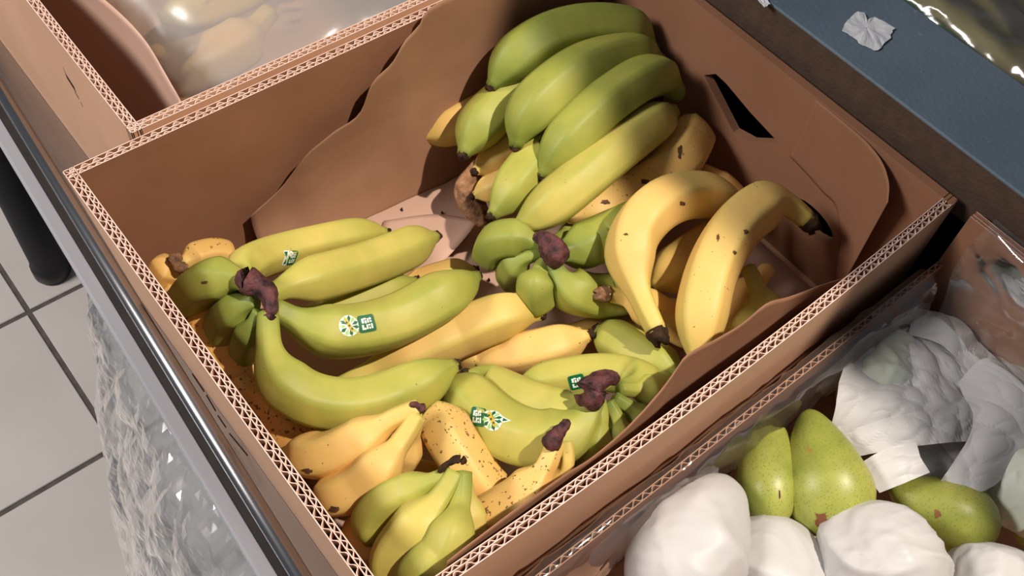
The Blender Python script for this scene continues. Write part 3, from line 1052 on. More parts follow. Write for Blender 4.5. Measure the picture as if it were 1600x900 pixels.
# --- three-finger bunch in the near corner
b9 = bunch((712, 735, 13), 'three-finger bunch with a thin black cut crown in the near corner of the box')
banana([(705, 738, 13.6), (662, 758, 13.0), (606, 782, 11.6), (580, 812, 10.0), (576, 850, 8.0)], 31, 0.5, 0.15, b9, tip=False, neck=0.12)
banana([(712, 738, 13.8), (694, 770, 13.4), (646, 832, 12.6), (602, 890, 11.6), (570, 945, 9.6)], 44, 0.62, 0.12, b9, tip=False, neck=0.18)
banana([(724, 738, 13.8), (720, 786, 13.4), (702, 850, 12.6), (675, 905, 11.6), (650, 955, 9.6)], 36, 0.48, 0.1, b9, tip=False, neck=0.22)
banana([(726, 742, 13.4), (732, 800, 11.4), (732, 860, 9.4), (720, 920, 7.4)], 17, 0.85, 0.1, b9, tip=False, neck=0.15)
crown(b9, [(684, 738, 14.0), (700, 724, 14.4), (716, 717, 14.6), (729, 722, 14.4)], 8, 'tip', 3.0)
single('brownish ripe banana down in the near corner beside the board', [(600, 790, 7.0), (566, 832, 8.0), (550, 876, 8.0), (552, 925, 6.5)], 34, 1.45, 0.3, tip=False)

# --- the tall hand of green bananas by the far wall
single('yellow banana with a black tip pointing at the back wall', [(850, 100, 5.4), (790, 148, 6.0), (722, 186, 6.0), (653, 214, 5.2)], 30, 1.0, 0.35)
single('short yellow banana tip between two green fingers, the upper of two', [(880, 185, 6.4), (815, 226, 6.6), (742, 268, 6.0)], 28, 1.1, 0.05)
single('short yellow banana tip between two green fingers, the lower of two', [(860, 255, 5.4), (800, 282, 5.4), (740, 306, 5.0)], 22, 1.1, 0.05)
s3a = single('large ripe yellow banana with brown scars under the tall green hand', [(1090, 180, 6.5), (1078, 215, 7.4), (1045, 268, 7.8), (970, 312, 7.2), (885, 338, 6.0)], 44, 1.12, 0.55, tip=False, neck=0.03)
single('rounded yellow banana end below the hexagonal handle hole', [(1160, 330, 4.5), (1118, 290, 6.4), (1092, 282, 6.4), (1050, 300, 5.0)], 26, 1.15, 0.2, tip=False, neck=0.03)
b2 = bunch((1045, 130, 11), 'tall hand of green bananas against the far wall, half in shade')
banana([(925, 80, 8.6), (850, 122, 9.4), (785, 160, 9.4), (744, 205, 8.8), (724, 243, 8.0)], 38, 0.42, 0.1, b2, neck=0.04)
s2f = banana([(950, 150, 8.6), (885, 205, 9.4), (828, 262, 9.2), (790, 312, 8.4), (768, 338, 7.8)], 36, 0.48, 0.12, b2, neck=0.04)
banana([(1020, 90, 10.0), (985, 48, 12.6), (918, 40, 13.8), (850, 58, 13.8), (796, 98, 12.8), (767, 137, 11.4)], 38, 0.26, 0.08, b2, neck=0.03)
banana([(1030, 100, 10.0), (985, 86, 12.6), (915, 106, 13.6), (855, 148, 13.2), (815, 194, 12.0), (806, 230, 10.6)], 40, 0.34, 0.08, b2, neck=0.03)
banana([(1060, 150, 9.4), (1028, 116, 12.0), (965, 148, 13.2), (905, 200, 12.6), (864, 246, 11.2), (848, 276, 10.0)], 37, 0.36, 0.1, b2, neck=0.03)
banana([(1050, 175, 8.6), (1015, 196, 10.8), (945, 252, 11.4), (880, 306, 10.4), (830, 344, 9.0), (802, 360, 8.4)], 37, 0.62, 0.1, b2, neck=0.03)
crown(b2, [(1008, 105, 8.6), (1024, 136, 8.4), (1020, 168, 7.8)], 16, 'crown', 5.0)

# --- dark green bunch in the middle
b4 = bunch((855, 390, 9), 'dark green bunch with a purple crown under the tall hand')
banana([(850, 385, 9.2), (812, 372, 9.2), (774, 380, 8.0), (762, 412, 5.0)], 30, 0.25, 0.1, b4, tip=False, neck=0.12, fixed=True)
banana([(848, 395, 8.8), (820, 404, 8.4), (800, 422, 6.4), (802, 450, 3.6)], 24, 0.2, 0.1, b4, tip=False, neck=0.2, fixed=True)
banana([(852, 405, 8.6), (838, 440, 8.2), (838, 462, 7.0), (846, 480, 5.4)], 29, 0.25, 0.15, b4, tip=False, neck=0.22, fixed=True)
banana([(866, 395, 8.8), (900, 390, 8.2), (960, 366, 7.0), (1020, 338, 5.4)], 37, 0.28, 0.1, b4, tip=False, neck=0.05)
banana([(862, 412, 8.6), (888, 450, 7.8), (940, 465, 6.4), (1010, 452, 4.6)], 36, 0.3, 0.2, b4, tip=False, neck=0.08)
banana([(862, 380, 8.0), (915, 352, 6.0), (965, 332, 4.0)], 24, 0.3, 0.1, b4, tip=False)
crown(b4, [(832, 372, 9.8), (852, 374, 10.0), (866, 395, 9.8), (866, 420, 9.2)], 21, 'crown', 11.0)

# --- ripe ones at the far end
single('yellow banana low in the pile under the two curved ones', [(880, 522, 3.2), (950, 505, 3.8), (1030, 498, 4.4), (1110, 500, 4.2)], 32, 1.15, 0.25, tip=False)
single('yellow banana with a brown cut stem, running under the curved banana', [(948, 460, 7.0), (985, 468, 6.8), (1050, 505, 6.0), (1100, 530, 4.6)], 30, 1.05, 0.35, stump='crown_tan', tip=False)
single('yellow banana behind the two curved ones', [(1175, 345, 6.4), (1115, 378, 6.8), (1060, 415, 6.8), (1022, 450, 6.4)], 38, 1.05, 0.25, tip=False)
single('yellow banana half hidden on the paper behind the curved bananas', [(1200, 420, 5.0), (1172, 455, 5.0), (1140, 500, 4.8), (1100, 545, 4.2)], 32, 1.25, 0.25, tip=False)
single('greenish banana neck standing by the paper edge at the far end', [(1168, 418, 8.4), (1184, 455, 8.0), (1188, 490, 6.6), (1150, 535, 4.2)], 30, 0.75, 0.3, tip=False, neck=0.25)
s5a = single('curved yellow banana with its dark stem end pointing at the box corner', [(1027, 518, 9.4), (1012, 486, 9.8), (988, 430, 10.4), (988, 365, 10.8), (1035, 316, 10.8), (1105, 306, 9.8), (1165, 322, 8.2)], 39, 0.98, 0.25, stump='tip', tip=False, neck=0.12)
s5b = single('curved yellow banana with its neck at the oval handle hole', [(1262, 345, 10.4), (1220, 312, 11.6), (1168, 334, 12.0), (1122, 396, 11.6), (1098, 475, 10.6), (1088, 570, 8.6)], 41, 1.0, 0.35, stump='tip', tip=False, neck=0.08)

# --- fruit in the bag of the second box
G2 = 'bananas in the bag of the second box'
single('yellow banana seen dimly through the cloudy bag, beside the board', [(420, 20, 6.0), (370, 70, 7.0), (310, 98, 7.2), (250, 110, 6.6), (205, 130, 5.5)], 46, 1.1, 0.2, group=G2, tip=False)
single('golden banana under the cloudy bag, low by the kraft paper', [(400, 130, 2.6), (330, 168, 2.8), (270, 185, 2.8), (225, 200, 2.6)], 40, 1.2, 0.2, group=G2, tip=False)
single('pale banana deep under the cloudy bag', [(500, -80, 5.0), (420, -40, 6.4), (340, 0, 6.6), (250, 30, 5.6)], 48, 0.9, 0.1, group=G2, tip=False)
relax()
for d_ in SPECS:
    grow(d_)

# ------------------------------------------------------------------ stickers
def surf(d, t, a, lift):
    n = len(d['C'])
    x = min(max(t * (n - 1), 0), n - 1.001)
    i = int(x)
    w = x - i
    g = lambda k: d[k][i] * (1 - w) + d[k][i + 1] * w
    c, n1, n2, r = g('C'), g('N1'), g('N2'), d['R'][i] * (1 - w) + d['R'][i + 1] * w
    rr = r * five(a - d['rot']) + lift
    dr = math.cos(a) * n1 + math.sin(a) * n2
    return Vector(c + rr * dr), Vector(dr), r

def sticker(d, uv, right_px, parts):
    """parts: (material key index, lift layer, polygon in mm). right_px: image direction of the sticker's x axis."""
    best = None
    for t in np.linspace(0.1, 0.95, 86):
        for a in np.linspace(0, 2 * math.pi, 73):
            p, nrm, r = surf(d, t, a, 0)
            if nrm.dot(Vector(CAM) - p) <= 0:
                continue
            q = project(p)
            e = (q[0] - uv[0]) ** 2 + (q[1] - uv[1]) ** 2
            if best is None or e < best[0]:
                best = (e, t, a, r)
    _, t0, a0, r = best
    # image directions of +t and +a
    p0 = np.array(project(surf(d, t0, a0, 0)[0]))
    pt = np.array(project(surf(d, t0 + 0.003 / d['ln'], a0, 0)[0])) - p0
    pa = np.array(project(surf(d, t0, a0 + 0.003 / r, 0)[0])) - p0
    sgn = 1 if pt[0] * pa[1] - pt[1] * pa[0] > 0 else -1
    x = np.linalg.solve(np.stack([pt, pa], 1), np.array(right_px, float))
    x /= np.linalg.norm(x)
    yv = np.array([-x[1], x[0]]) * sgn
    G = Geo()
    for mi, layer, poly in parts:
        V = []
        cx = sum(p[0] for p in poly) / len(poly)
        cy = sum(p[1] for p in poly) / len(poly)
        dense = []
        for i in range(len(poly)):
            a_, b_ = poly[i], poly[(i + 1) % len(poly)]
            k = max(1, int(math.hypot(b_[0] - a_[0], b_[1] - a_[1]) / 2.0))
            for s in range(k):
                dense.append((a_[0] + (b_[0] - a_[0]) * s / k, a_[1] + (b_[1] - a_[1]) * s / k))
        rings = [[(cx + (px - cx) * f, cy + (py - cy) * f) for px, py in dense] for f in (0.02, 0.5, 1.0)]
        Vr = []
        for ring in rings:
            row = []
            for px, py in ring:
                m = (x * px + yv * py) / 1000.0
                row.append(surf(d, t0 + m[0] / d['ln'], a0 + m[1] / r, 0.00022 + layer * 0.00014)[0])
            Vr.append(row)
        G.grid(Vr, closed_u=True, mi=mi)
    return G.build('sticker', [M['st_green'], M['st_white'], M['st_lime'], M['st_yellow']], d['obj'])

def rrect(x0, y0, x1, y1, r=1.6):
    out = []
    for cx, cy, a0 in ((x1 - r, y1 - r, 0), (x0 + r, y1 - r, 90), (x0 + r, y0 + r, 180), (x1 - r, y0 + r, 270)):
        for k in range(4):
            a = math.radians(a0 + 30 * k)
            out.append((cx + r * math.cos(a), cy + r * math.sin(a)))
    return out
def disc(cx, cy, r, n=20):
    return [(cx + r * math.cos(2 * math.pi * i / n), cy + r * math.sin(2 * math.pi * i / n)) for i in range(n)]
def emblem(cx, cy, R, tail=0):
    """radiating leaf burst: white ground, green and lime petals, yellow bar of marks"""
    ps = [(1, 0, disc(cx, cy, R))]
    for k in range(11):
        a = math.radians(360 / 11 * k + 12)
        w = math.radians(14)
        ps.append((0 if k % 2 == 0 else 2, 1, [(cx + 0.30 * R * math.cos(a), cy + 0.30 * R * math.sin(a)), (cx + 0.75 * R * math.cos(a - w), cy + 0.75 * R * math.sin(a - w)),
                        (cx + 0.99 * R * math.cos(a), cy + 0.99 * R * math.sin(a)), (cx + 0.75 * R * math.cos(a + w), cy + 0.75 * R * math.sin(a + w))]))
    ps.append((3, 2, [(cx - 0.5 * R, cy - 0.55 * R), (cx - 0.2 * R, cy - 0.7 * R), (cx + 0.5 * R, cy + 0.45 * R), (cx + 0.2 * R, cy + 0.62 * R)]))
    for k in range(3):
        f = -0.3 + 0.3 * k
        ps.append((0, 3, disc(cx + f * R * 0.8, cy + f * R, 0.11 * R, 8)))
    return ps
def tagmarks(x0, y0, x1, y1):
    """green tab with two lines of white worn script"""
    ps = [(0, 0.5, rrect(x0, y0, x1, y1))]
    w, h = x1 - x0, y1 - y0
    strokes = [(.20, .18, .34, .46), (.34, .16, .50, .26), (.38, .30, .50, .48), (.54, .20, .64, .46), (.66, .18, .80, .30), (.68, .34, .80, .44),
               (.18, .54, .30, .84), (.30, .72, .42, .84), (.44, .54, .54, .82), (.56, .54, .68, .64), (.58, .70, .68, .82), (.72, .52, .82, .82)]
    for a, b, c, e in strokes:
        ps.append((1, 1.5, rrect(x0 + a * w, y0 + b * h, x0 + c * w, y0 + e * h, 0.35)))
    return ps
sticker(s1a, (453, 404), (1, -0.05), [(1, 0, rrect(-7.5, -6.2, 2, 6.2))] + tagmarks(-1.5, -6.2, 7.5, 6.2) + [(0, 1, [(-7, -5), (-3, -5.5), (-5, -1)]), (0, 1, [(-6, 5), (-4.4, 0), (-2.4, 4.6)]), (2, 1, [(-3, 1), (-1.6, -4), (-1.4, 4)])])
sticker(s1c, (560, 509), (1, -0.12), emblem(-6.5, 0, 7.6) + tagmarks(0.6, -6.4, 14, 6.2))
sticker(s7c, (760, 652), (1, 0.10), tagmarks(-13.5, -6.4, -1.5, 6.0) + emblem(4, 0.6, 7.0) + [(1, 0, [(10, -3), (15.5, 0.2), (10, 3.5)]), (0, 1, [(11, -1.4), (14, 0.3), (11, 1.4)])])
sticker(s7a, (901, 598), (1, -0.22), tagmarks(-6, -6, 6, 6))

# ------------------------------------------------------------------ small loose things in the box
g = Geo()
def specks(pts):
    for (u, v, s, lab) in pts:
        p = at(u, v, z=0.0112)
        G = Geo()
        r = s / 1000
        ring = [(p.x + r * math.cos(a) * random.uniform(.6, 1.2), p.y + r * math.sin(a) * random.uniform(.6, 1.2), p.z - 0.002) for a in np.linspace(0, 6.28, 7, endpoint=False)]
        top = [(p.x + (q[0] - p.x) * 0.5, p.y + (q[1] - p.y) * 0.5, p.z + r * 0.5) for q in ring]
        G.grid([ring, top], closed_u=True)
        G.f.append(tuple(range(7, 14))); G.m.append(0)
        tag(G.build('dry_crumb', M['speck']), lab, 'crumb', 'crumbs on the paper')
specks([(628, 326, 1.5, 'dark crumb on bare kraft paper above the stickered green tip'), (691, 331, 1.2, 'dark crumb on the kraft paper nearest the dried peel strip'),
        (764, 436, 1.5, 'dark crumb beside the tip of the twice-stickered bunch'), (648, 300, 0.8, 'smallest dark crumb on the kraft paper near the back wall')])
# curl of torn, dried peel beside the yellow tips
pts = [((742, 250), 6.4), ((726, 272), 6.0), ((722, 300), 5.0), ((734, 328), 4.0), ((756, 352), 3.0)]
rows = []
for (uv, z), w in zip(pts, (0.004, 0.009, 0.011, 0.010, 0.005)):
    c = at(*uv, z=z / 100)
    rows.append([c + Vector((-w * 0.4, w * 0.4, -0.005)), c, c + Vector((w, -w * 0.3, -0.003)), c + Vector((w * 1.7, -w * 0.5, -0.010))])
tag(sheet('dried_peel_strip', rows, M['crown_tan'], None, 0.0010, 0.0008, 60, 4), 'curled strip of dried brown peel below the yellow tips', 'peel')

# ------------------------------------------------------------------ torn white labels on the beam
def torn(outline, label, sd):
    c = [at(u, v, z=H + 0.0325) for u, v in outline]
    m = sum(c, Vector()) / len(c)
    dense = []
    for i in range(len(c)):
        a, b = c[i], c[(i + 1) % len(c)]
        for s in range(5):
            p = a.lerp(b, s / 5)
            p = p + (p - m) * 0.10 * noise.noise(Vector((p.x * 500, p.y * 500, sd)))
            dense.append(p)
    rows = []
    for f in (0.03, 0.35, 0.7, 1.0):
        rows.append([m + (p - m) * f + Vector((0, 0, 0.0012 * (noise.noise(Vector((p.x * 160 * f, p.y * 160 * f, sd + 2))) + 0.8))) for p in dense])
    G = Geo()
    G.grid(rows, closed_u=True)
    o = G.build('torn_label', M['torn'])
    solid(o, 0.0004)
    tag(o, label, 'label')
torn([(1323, 33), (1338, 20), (1350, 22), (1355, 32), (1366, 28), (1396, 46), (1390, 60), (1372, 82), (1342, 70), (1338, 62), (1314, 50)], 'torn white paper label stuck on the middle of the blue-grey beam', 3)
torn([(1176, -6), (1196, -2), (1203, 8), (1194, 12)], 'small white paper scrap at the edge of the blue-grey beam', 9)

# ------------------------------------------------------------------ pears
def fruit(name, base, top, hw_px, mat, z, label=None, group=None, wrap=0.0, sd=0.0, stem=False, fat=0.62, cat='pear'):
    """pear shape from its round end (base pixel) to its neck (top pixel), lying at height z"""
    z0, z1 = z if isinstance(z, tuple) else (z, z)
    a, b = at(*base, z=z0), at(*top, z=z1)
    ax = (b - a)
    ln = ax.length
    ax.normalize()
    mid = (a + b) / 2
    R = hw_px * depth(mid) / F
    u1 = ax.cross(Vector((0, 0, 1))).normalized()
    u2 = ax.cross(u1)
    n, k = (72, 84) if wrap else (26, 28)
    rows = []
    for i in range(n):
        t = i / (n - 1)
        tt = 0.5 - 0.5 * math.cos(math.pi * t)
        # pear outline
        r = math.sqrt(max(0, 1 - ((tt - 0.36) / 0.36) ** 2)) if tt < 0.36 else None
        if r is None:
            q = (tt - 0.36) / 0.64
            r = (1 - q ** 2 * (3 - 2 * q)) * (1 - fat) + fat * math.sqrt(max(0, 1 - q ** 3.2))
        ring = []
        for j in range(k):
            an = 2 * math.pi * j / k
            dr = u1 * math.cos(an) + u2 * math.sin(an)
            p = a + ax * (ln * tt) + dr * (R * r)
            if wrap:
                q = p * 14 + Vector((sd, sd, sd))
                q = q + 0.5 * noise.noise_vector(q * 0.9)
                h = 0
                amp = 1
                for o_ in range(4):
                    h += amp * ((1 - abs(noise.noise(q * (2.1 ** o_)))) ** 4 - 0.4)
                    amp *= 0.48
                p = p + (dr * max(r, .15) + ax * (tt - 0.36) * 0.6) * wrap * h
            else:
                p = p + dr * 0.0012 * noise.noise(p * 40)
            ring.append(p)
        rows.append(ring)
    G = Geo()
    G.grid(rows, closed_u=True)
    o = G.build(name, mat, None, True)
    bm = bmesh.new(); bm.from_mesh(o.data)
    bmesh.ops.remove_doubles(bm, verts=bm.verts, dist=1e-5)
    bm.to_mesh(o.data); bm.free()
    o.location = (0, 0, 0)
    tag(o, label, cat, group)
    return o, (a, b, R, ax, u1, u2)

o, pi = fruit('pear', (1196, 822), (1205, 652), 50, M['pear'], (0.085, 0.090), 'yellow-green pear with a short scratch beside the film edge', 'unwrapped pears', fat=0.66)
o2, pi2 = fruit('pear', (1312, 842), (1262, 640), 70, M['pear'], (0.085, 0.105), 'green pear with a flat brown bruise between two pears', 'unwrapped pears', fat=0.52)
o3, pi3 = fruit('pear', (1556, 835), (1390, 758), 56, M['pear'], (0.070, 0.080), 'green pear with rusty flecks lying beside the crumpled tissue', 'unwrapped pears', fat=0.6)
fruit('pear', (1640, 850), (1596, 780), 40, M['pear'], (0.05, 0.05), 'pear end barely showing between wrapped pears', 'unwrapped pears')
# bruise and scratch lie on the skins
def patch(parent, px, rad_px, name, mat, sx=1.0, sy=1.0, sd=0):
    dg = bpy.context.evaluated_depsgraph_get()
    dg.update()
    G = Geo()
    rows = []
    for f in (0.02, 0.5, 1.0):
        row = []
        for a in np.linspace(0, 2 * math.pi, 16, endpoint=False):
            w = f * rad_px * (0.75 + 0.7 * noise.noise(Vector((math.cos(a) * 2, math.sin(a) * 2, sd))))
            u, v = px[0] + sx * w * math.cos(a), px[1] + sy * w * math.sin(a)
            hit, loc, nrm, _ = parent.ray_cast(Vector(CAM), Vector(ray(u, v)).normalized())
            if not hit:
                return None
            row.append(loc + nrm * 0.0003)
        rows.append(row)
    G.grid(rows, closed_u=True)
    return G.build(name, mat, parent)
patch(o2, (1284, 813), 13, 'bruise', M['pear_bruise'], 1.0, 1.1, 2)
patch(o3, (1465, 803), 7, 'rust_fleck', M['pear_bruise'], 1.0, 1.2, 11)
patch(o, (1218, 772), 7, 'scratch', M['speck'], 0.22, 1.3, 5)

M['scar'] = simple('brown_scar', srgb(58, 36, 24), srgb(110, 72, 40), 160, 0.8)
for d_, px_, r_, sx_, sy_ in ((s2f, (846, 223), 8, 0.7, 1.3), (s3a, (1008, 284), 8, 1.0, 0.6), (s3a, (946, 316), 8, 1.2, 0.6), (s3a, (1062, 238), 9, 0.5, 1.4), (s6c, (735, 549), 6, 1.0, 0.9),
                              (s1f, (320, 441), 5, 1.3, 0.6), (s8a, (480, 736), 8, 1.4, 0.7), (s8b, (522, 796), 9, 1.3, 0.7), (s5b, (1122, 372), 6, 0.5, 1.2), (s5b, (1166, 362), 5, 1, 1), (s5b, (1148, 395), 4, 1, 1),
                              (s5a, (1066, 318), 5, 1.1, 0.9), (s5a, (978, 366), 4, 1.3, 0.6), (s10a, (735, 770), 6, 0.7, 1.3)):
    patch(d_['obj'], px_, r_, 'scar', M['scar'], sx_, sy_, px_[0])

GP = 'pears wrapped in white tissue'
fruit('wrapped_pear', (1018, 960), (1142, 752), 90, M['tissue'], (0.100, 0.098), 'large smooth tissue-wrapped pear against the film beside the board', GP, wrap=0.0040, sd=1.0, fat=0.75, cat='wrapped pear')
fruit('wrapped_pear', (1185, 970), (1215, 812), 92, M['tissue'], (0.070, 0.075), 'tissue-wrapped pear below the yellow-green pear', GP, wrap=0.0048, sd=4.0, fat=0.85, cat='wrapped pear')
fruit('wrapped_pear', (1385, 960), (1365, 785), 100, M['tissue'], (0.090, 0.100), 'rounded tissue-wrapped pear covering the bruised pear\'s lower end', GP, wrap=0.0050, sd=8.0, fat=0.9, cat='wrapped pear')
fruit('wrapped_pear', (1545, 980), (1545, 850), 80, M['tissue'], (0.075, 0.085), 'tissue-wrapped pear below the rusty-flecked pear', GP, wrap=0.0050, sd=13.0, fat=0.9, cat='wrapped pear')
fruit('wrapped_pear', (1660, 790), (1545, 730), 70, M['tissue_green'], (0.065, 0.080), 'greenish pear showing through tissue beside the crumpled paper', GP, wrap=0.0044, sd=17.0, fat=0.9, cat='wrapped pear')
fruit('wrapped_pear', (1346, 645), (1408, 530), 62, M['tissue_green'], (0.087, 0.084), 'pale pear wrapped in tissue near the film-covered corner', GP, wrap=0.0040, sd=21.0, fat=0.85, cat='wrapped pear')
fruit('wrapped_pear', (1480, 680), (1440, 560), 90, M['tissue'], (0.060, 0.060), 'pear wrapped under the big crumpled sheets', GP, wrap=0.0050, sd=25.0, fat=0.9, cat='wrapped pear')
fruit('wrapped_pear', (1590, 640), (1530, 560), 60, M['tissue'], (0.060, 0.060), 'tissue-wrapped pear beside the far wall of the pear box', GP, wrap=0.0050, sd=29.0, fat=0.9, cat='wrapped pear')

def tissue_sheet(quad, z, label, rough=0.006, sd=0, mat='tissue'):
    """quad rows of (u, v, z cm) control points"""
    rows = [[at(u, v, z=zz / 100) for u, v, zz in r] for r in quad]
    o = sheet('tissue_sheet', rows, M[mat], None, 0.0003, rough, 11, sd, 3, True, 4)
    tag(o, label, 'tissue paper', 'crumpled tissue sheets')
    return o
tissue_sheet([[(1318, 575, 11.4), (1376, 520, 11.0), (1430, 490, 9.4), (1500, 520, 8.6)],
              [(1304, 625, 11.2), (1380, 575, 11.2), (1450, 560, 11.2), (1530, 570, 9.6)],
              [(1300, 680, 9.6), (1400, 640, 11.4), (1480, 625, 11.4), (1560, 630, 9.8)],
              [(1330, 715, 9.0), (1410, 700, 10.4), (1500, 690, 10.2), (1560, 690, 8.8)]], 0, 'large crumpled white tissue sheet beside the film-covered corner', 0.0064, 2)
tissue_sheet([[(1340, 726, 9.8), (1385, 700, 10.8), (1432, 690, 11.0)],
              [(1360, 752, 9.8), (1405, 728, 10.8), (1440, 716, 11.0)],
              [(1374, 770, 9.6), (1420, 752, 10.4), (1452, 738, 10.4)]], 0, 'small torn flap of tissue above the rusty-flecked pear', 0.0024, 6)
tissue_sheet([[(1495, 600, 10.4), (1540, 560, 10.4), (1600, 575, 9.6)],
              [(1520, 660, 10.6), (1575, 630, 10.8), (1640, 640, 9.6)],
              [(1480, 735, 9.6), (1540, 705, 10.4), (1610, 690, 9.6)],
              [(1450, 765, 8.4), (1520, 770, 9.2), (1580, 735, 8.4)]], 0, 'folded tissue sheet trailing past the rusty-flecked pear', 0.0056, 11)
tissue_sheet([[(1430, 480, 9.4), (1500, 500, 9.6), (1560, 560, 9.6)],
              [(1420, 520, 10.4), (1485, 545, 10.8), (1545, 610, 10.4)]], 0, 'grey-shaded tissue strip along the far wall of the pear box', 0.0048, 15)

tissue_sheet([[(1400, 690, 8.0), (1450, 690, 8.4), (1510, 680, 8.2)],
              [(1420, 730, 7.8), (1470, 728, 8.4), (1530, 720, 8.0)],
              [(1440, 766, 6.6), (1500, 772, 7.6), (1560, 770, 7.0)],
              [(1500, 800, 5.6), (1545, 806, 6.6), (1600, 800, 6.0)]], 0, 'tissue sheet tucked under the small torn flap behind the rusty-flecked pear', 0.0040, 31)
# film over the pear box walls
def film_sheet(quad, label, rough, sd, mat='film', scale=22, name='plastic_film', cat='plastic film', group='film in the pear box'):
    rows = [[Vector(p) for p in r] for r in quad]
    o = sheet(name, rows, M[mat], None, 0, rough, scale, sd, 3, True, 2, False)
    tag(o, label, cat, group)
    return o
q = []
for x, e in ((0.06, 0), (0.14, 1), (0.20, 0), (0.27, 1), (0.34, 0), (0.41, 1), (0.47, 0)):
    k = 0.003 * e
    q.append([(x, -0.0115, PZ - 0.025), (x, -0.013, PZ + 0.002 + k), (x, -0.022, PZ + 0.006 + k), (x, -0.031, PZ - 0.004), (x, -0.036, PZ - 0.030)])
film_sheet(q, 'shiny clear film folded over the torn board between the two boxes', 0.0020, 3)
q = []
for y, e in ((-0.03, 0), (-0.08, 1), (-0.14, 0), (-0.22, 1), (-0.32, 0)):
    q.append([(0.494, y, H + 0.012), (0.486 - 0.006 * e, y, H + 0.006), (0.480, y, H - 0.03), (0.474 - 0.006 * e, y - 0.01, H - 0.065), (0.452, y - 0.02, H - 0.090)])
film_sheet(q, 'crinkled clear film hanging over the far wall of the pear box', 0.0018, 7)

# ------------------------------------------------------------------ contents of the second box
q2 = []
for f in np.linspace(0, 1, 4):
    z = 0.02 + (H - 0.012 - 0.02) * f
    q2.append([(BX + 0.010, BY1 - 0.10, z), (BX + 0.030 + 0.01 * f, 0.60, z), (BX + 0.036 + 0.02 * f, 0.50, z), (BX + 0.028 + 0.022 * f, 0.425, z), (BX + 0.045, BY0 + 0.011, z)])
o = sheet('kraft_paper_liner', q2, M['kraft'], None, 0.0006, 0.001, 14, 3)
tag(o, 'brown kraft paper standing along the inside of the second box', 'paper')
q = []
for y, zd in ((BY1 - 0.02, 0.02), (0.70, 0.0), (0.60, 0.006), (0.50, 0.002), (0.435, 0.012), (BY0 + 0.022, 0.030), (BY0 + 0.013, 0.085)):
    r = []
    xl = BX + 0.068 if y > 0.42 else BX + 0.062
    for x, zx in ((xl, 0.075), (xl + 0.008, 0.028), (0.20, 0.006), (0.30, 0.0), (0.40, 0.006), (0.488, 0.03)):
        r.append((x, y, 0.148 - max(zd, zx) - 0.3 * min(zd, zx) + 0.010 * math.sin(x * 21 + y * 17)))
    q.append(r)
film_sheet(q, 'cloudy plastic bag draped over the fruit in the second box', 0.003, 9, 'cloudy', 16, 'plastic_bag', 'plastic bag', 'plastic bags')

# ------------------------------------------------------------------ clear bag hanging at the table's side
side = []
path = [(0.060, 0.00), (0.075, -0.10), (0.095, -0.22), (0.110, -0.36), (0.10, -0.50), (0.06, -0.62)]
bag = empty('plastic_bag', (-0.06, 0.30, -0.45))
tag(bag, 'clear crumpled plastic bag hanging below the aluminium rail over the tiles', 'plastic bag', 'plastic bags')
def bag_layer(scale_out, y0, y1, sd, rough, nm, mat, drop):
    rows = []
    for i in range(8):
        f = i / 7
        z = drop - 0.44 * f ** 1.5
        r = []
        for j in range(9):
            g_ = j / 8
            y = y0 + (y1 - y0) * g_
            bul = math.sin(math.pi * min(1, g_ * 1.02)) ** 0.6
            out = scale_out * (f ** 0.75) * (0.10 + 0.90 * bul) * (1.0 if f < 0.9 else 0.94)
            base = EA + ed * ((EA.y - y) / abs(ed.y))
            r.append(base + en * (0.018 + out) + Vector((0, 0, z)))
        rows.append(r)
    R = [[Vector(p) for p in r] for r in rows]
    return sheet(nm, R, M[mat], bag, 0, rough, 16, sd, 2, True, 3, True, 0.4)
bag_layer(0.135, 0.49, -0.16, 2, 0.010, 'outer_film', 'bag_film', -0.036)
bag_layer(0.112, 0.475, -0.13, 12, 0.010, 'inner_film', 'bag_inner', -0.052)

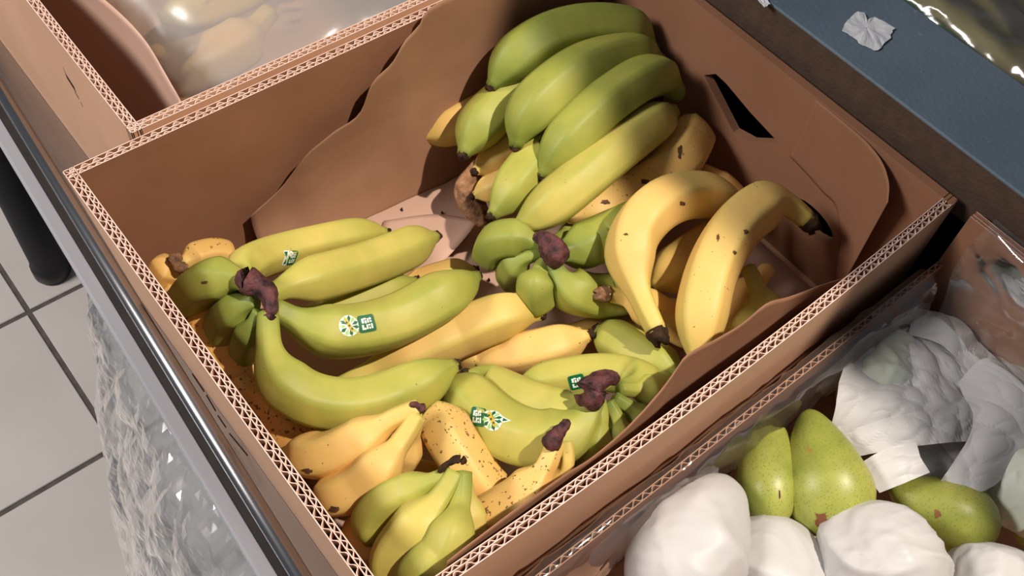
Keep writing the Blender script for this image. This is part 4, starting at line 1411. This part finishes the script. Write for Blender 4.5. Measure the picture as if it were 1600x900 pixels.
# ------------------------------------------------------------------ produce beyond the beam
stand = Geo()
stand.box((0.603, -0.75, -0.02), (1.2, 1.3, 0.0))
o = stand.build('rear_counter', M['apron'])
tag(o, 'dark counter behind the blue-grey beam', 'counter')
def root_crop(a, b, R, label, sd, mat='root'):
    C, ln = catmull([tuple(a), tuple((Vector(a) + Vector(b)) / 2 + Vector((0, 0, 0.008))), tuple(b)], 20)
    T = np.gradient(C, axis=0)
    rows = []
    for i in range(20):
        t = i / 19
        a1 = Vector(T[i]).normalized().orthogonal().normalized()
        a2 = Vector(T[i]).normalized().cross(a1)
        rr = R * math.sqrt(max(0.02, 1 - (2 * t - 1) ** 4)) * (1.1 - 0.4 * t)
        rows.append([Vector(C[i]) + (a1 * math.cos(q) + a2 * math.sin(q)) * rr * (1 + 0.08 * noise.noise(Vector((q, t * 6, sd)))) for q in np.linspace(0, 2 * math.pi, 16, endpoint=False)])
    G = Geo()
    G.grid(rows, closed_u=True)
    G.f += [tuple(range(16)), tuple(19 * 16 + j for j in range(16))]
    G.m += [0, 0]
    tag(G.build('root_vegetable', mat if not isinstance(mat, str) else M[mat], None, True), label, 'vegetable', 'produce behind the beam')
root_crop((0.715, 0.30, H - 0.03), (0.705, 0.04, H - 0.03), 0.038, 'brown rounded vegetable in the greenish bag behind the beam', 1)
root_crop((0.80, 0.28, H - 0.03), (0.79, 0.02, H - 0.03), 0.036, 'second brown vegetable in the greenish bag, farther from the beam', 5)
root_crop((0.645, 0.30, H - 0.02), (0.645, -0.02, H - 0.03), 0.020, 'dark green vegetable in the greenish bag close to the beam', 8, 'leaf')
q = []
for y in (0.36, 0.26, 0.16, 0.06, -0.04, -0.14):
    q.append([(0.612, y, H - 0.02), (0.622, y, H + 0.026), (0.665, y, H + 0.034), (0.73, y, H + 0.040), (0.86, y, H + 0.030)])
film_sheet(q, 'greenish plastic bag of vegetables behind the blue-grey beam', 0.0045, 5, 'green_film', 26, 'plastic_bag', 'plastic bag', 'plastic bags')
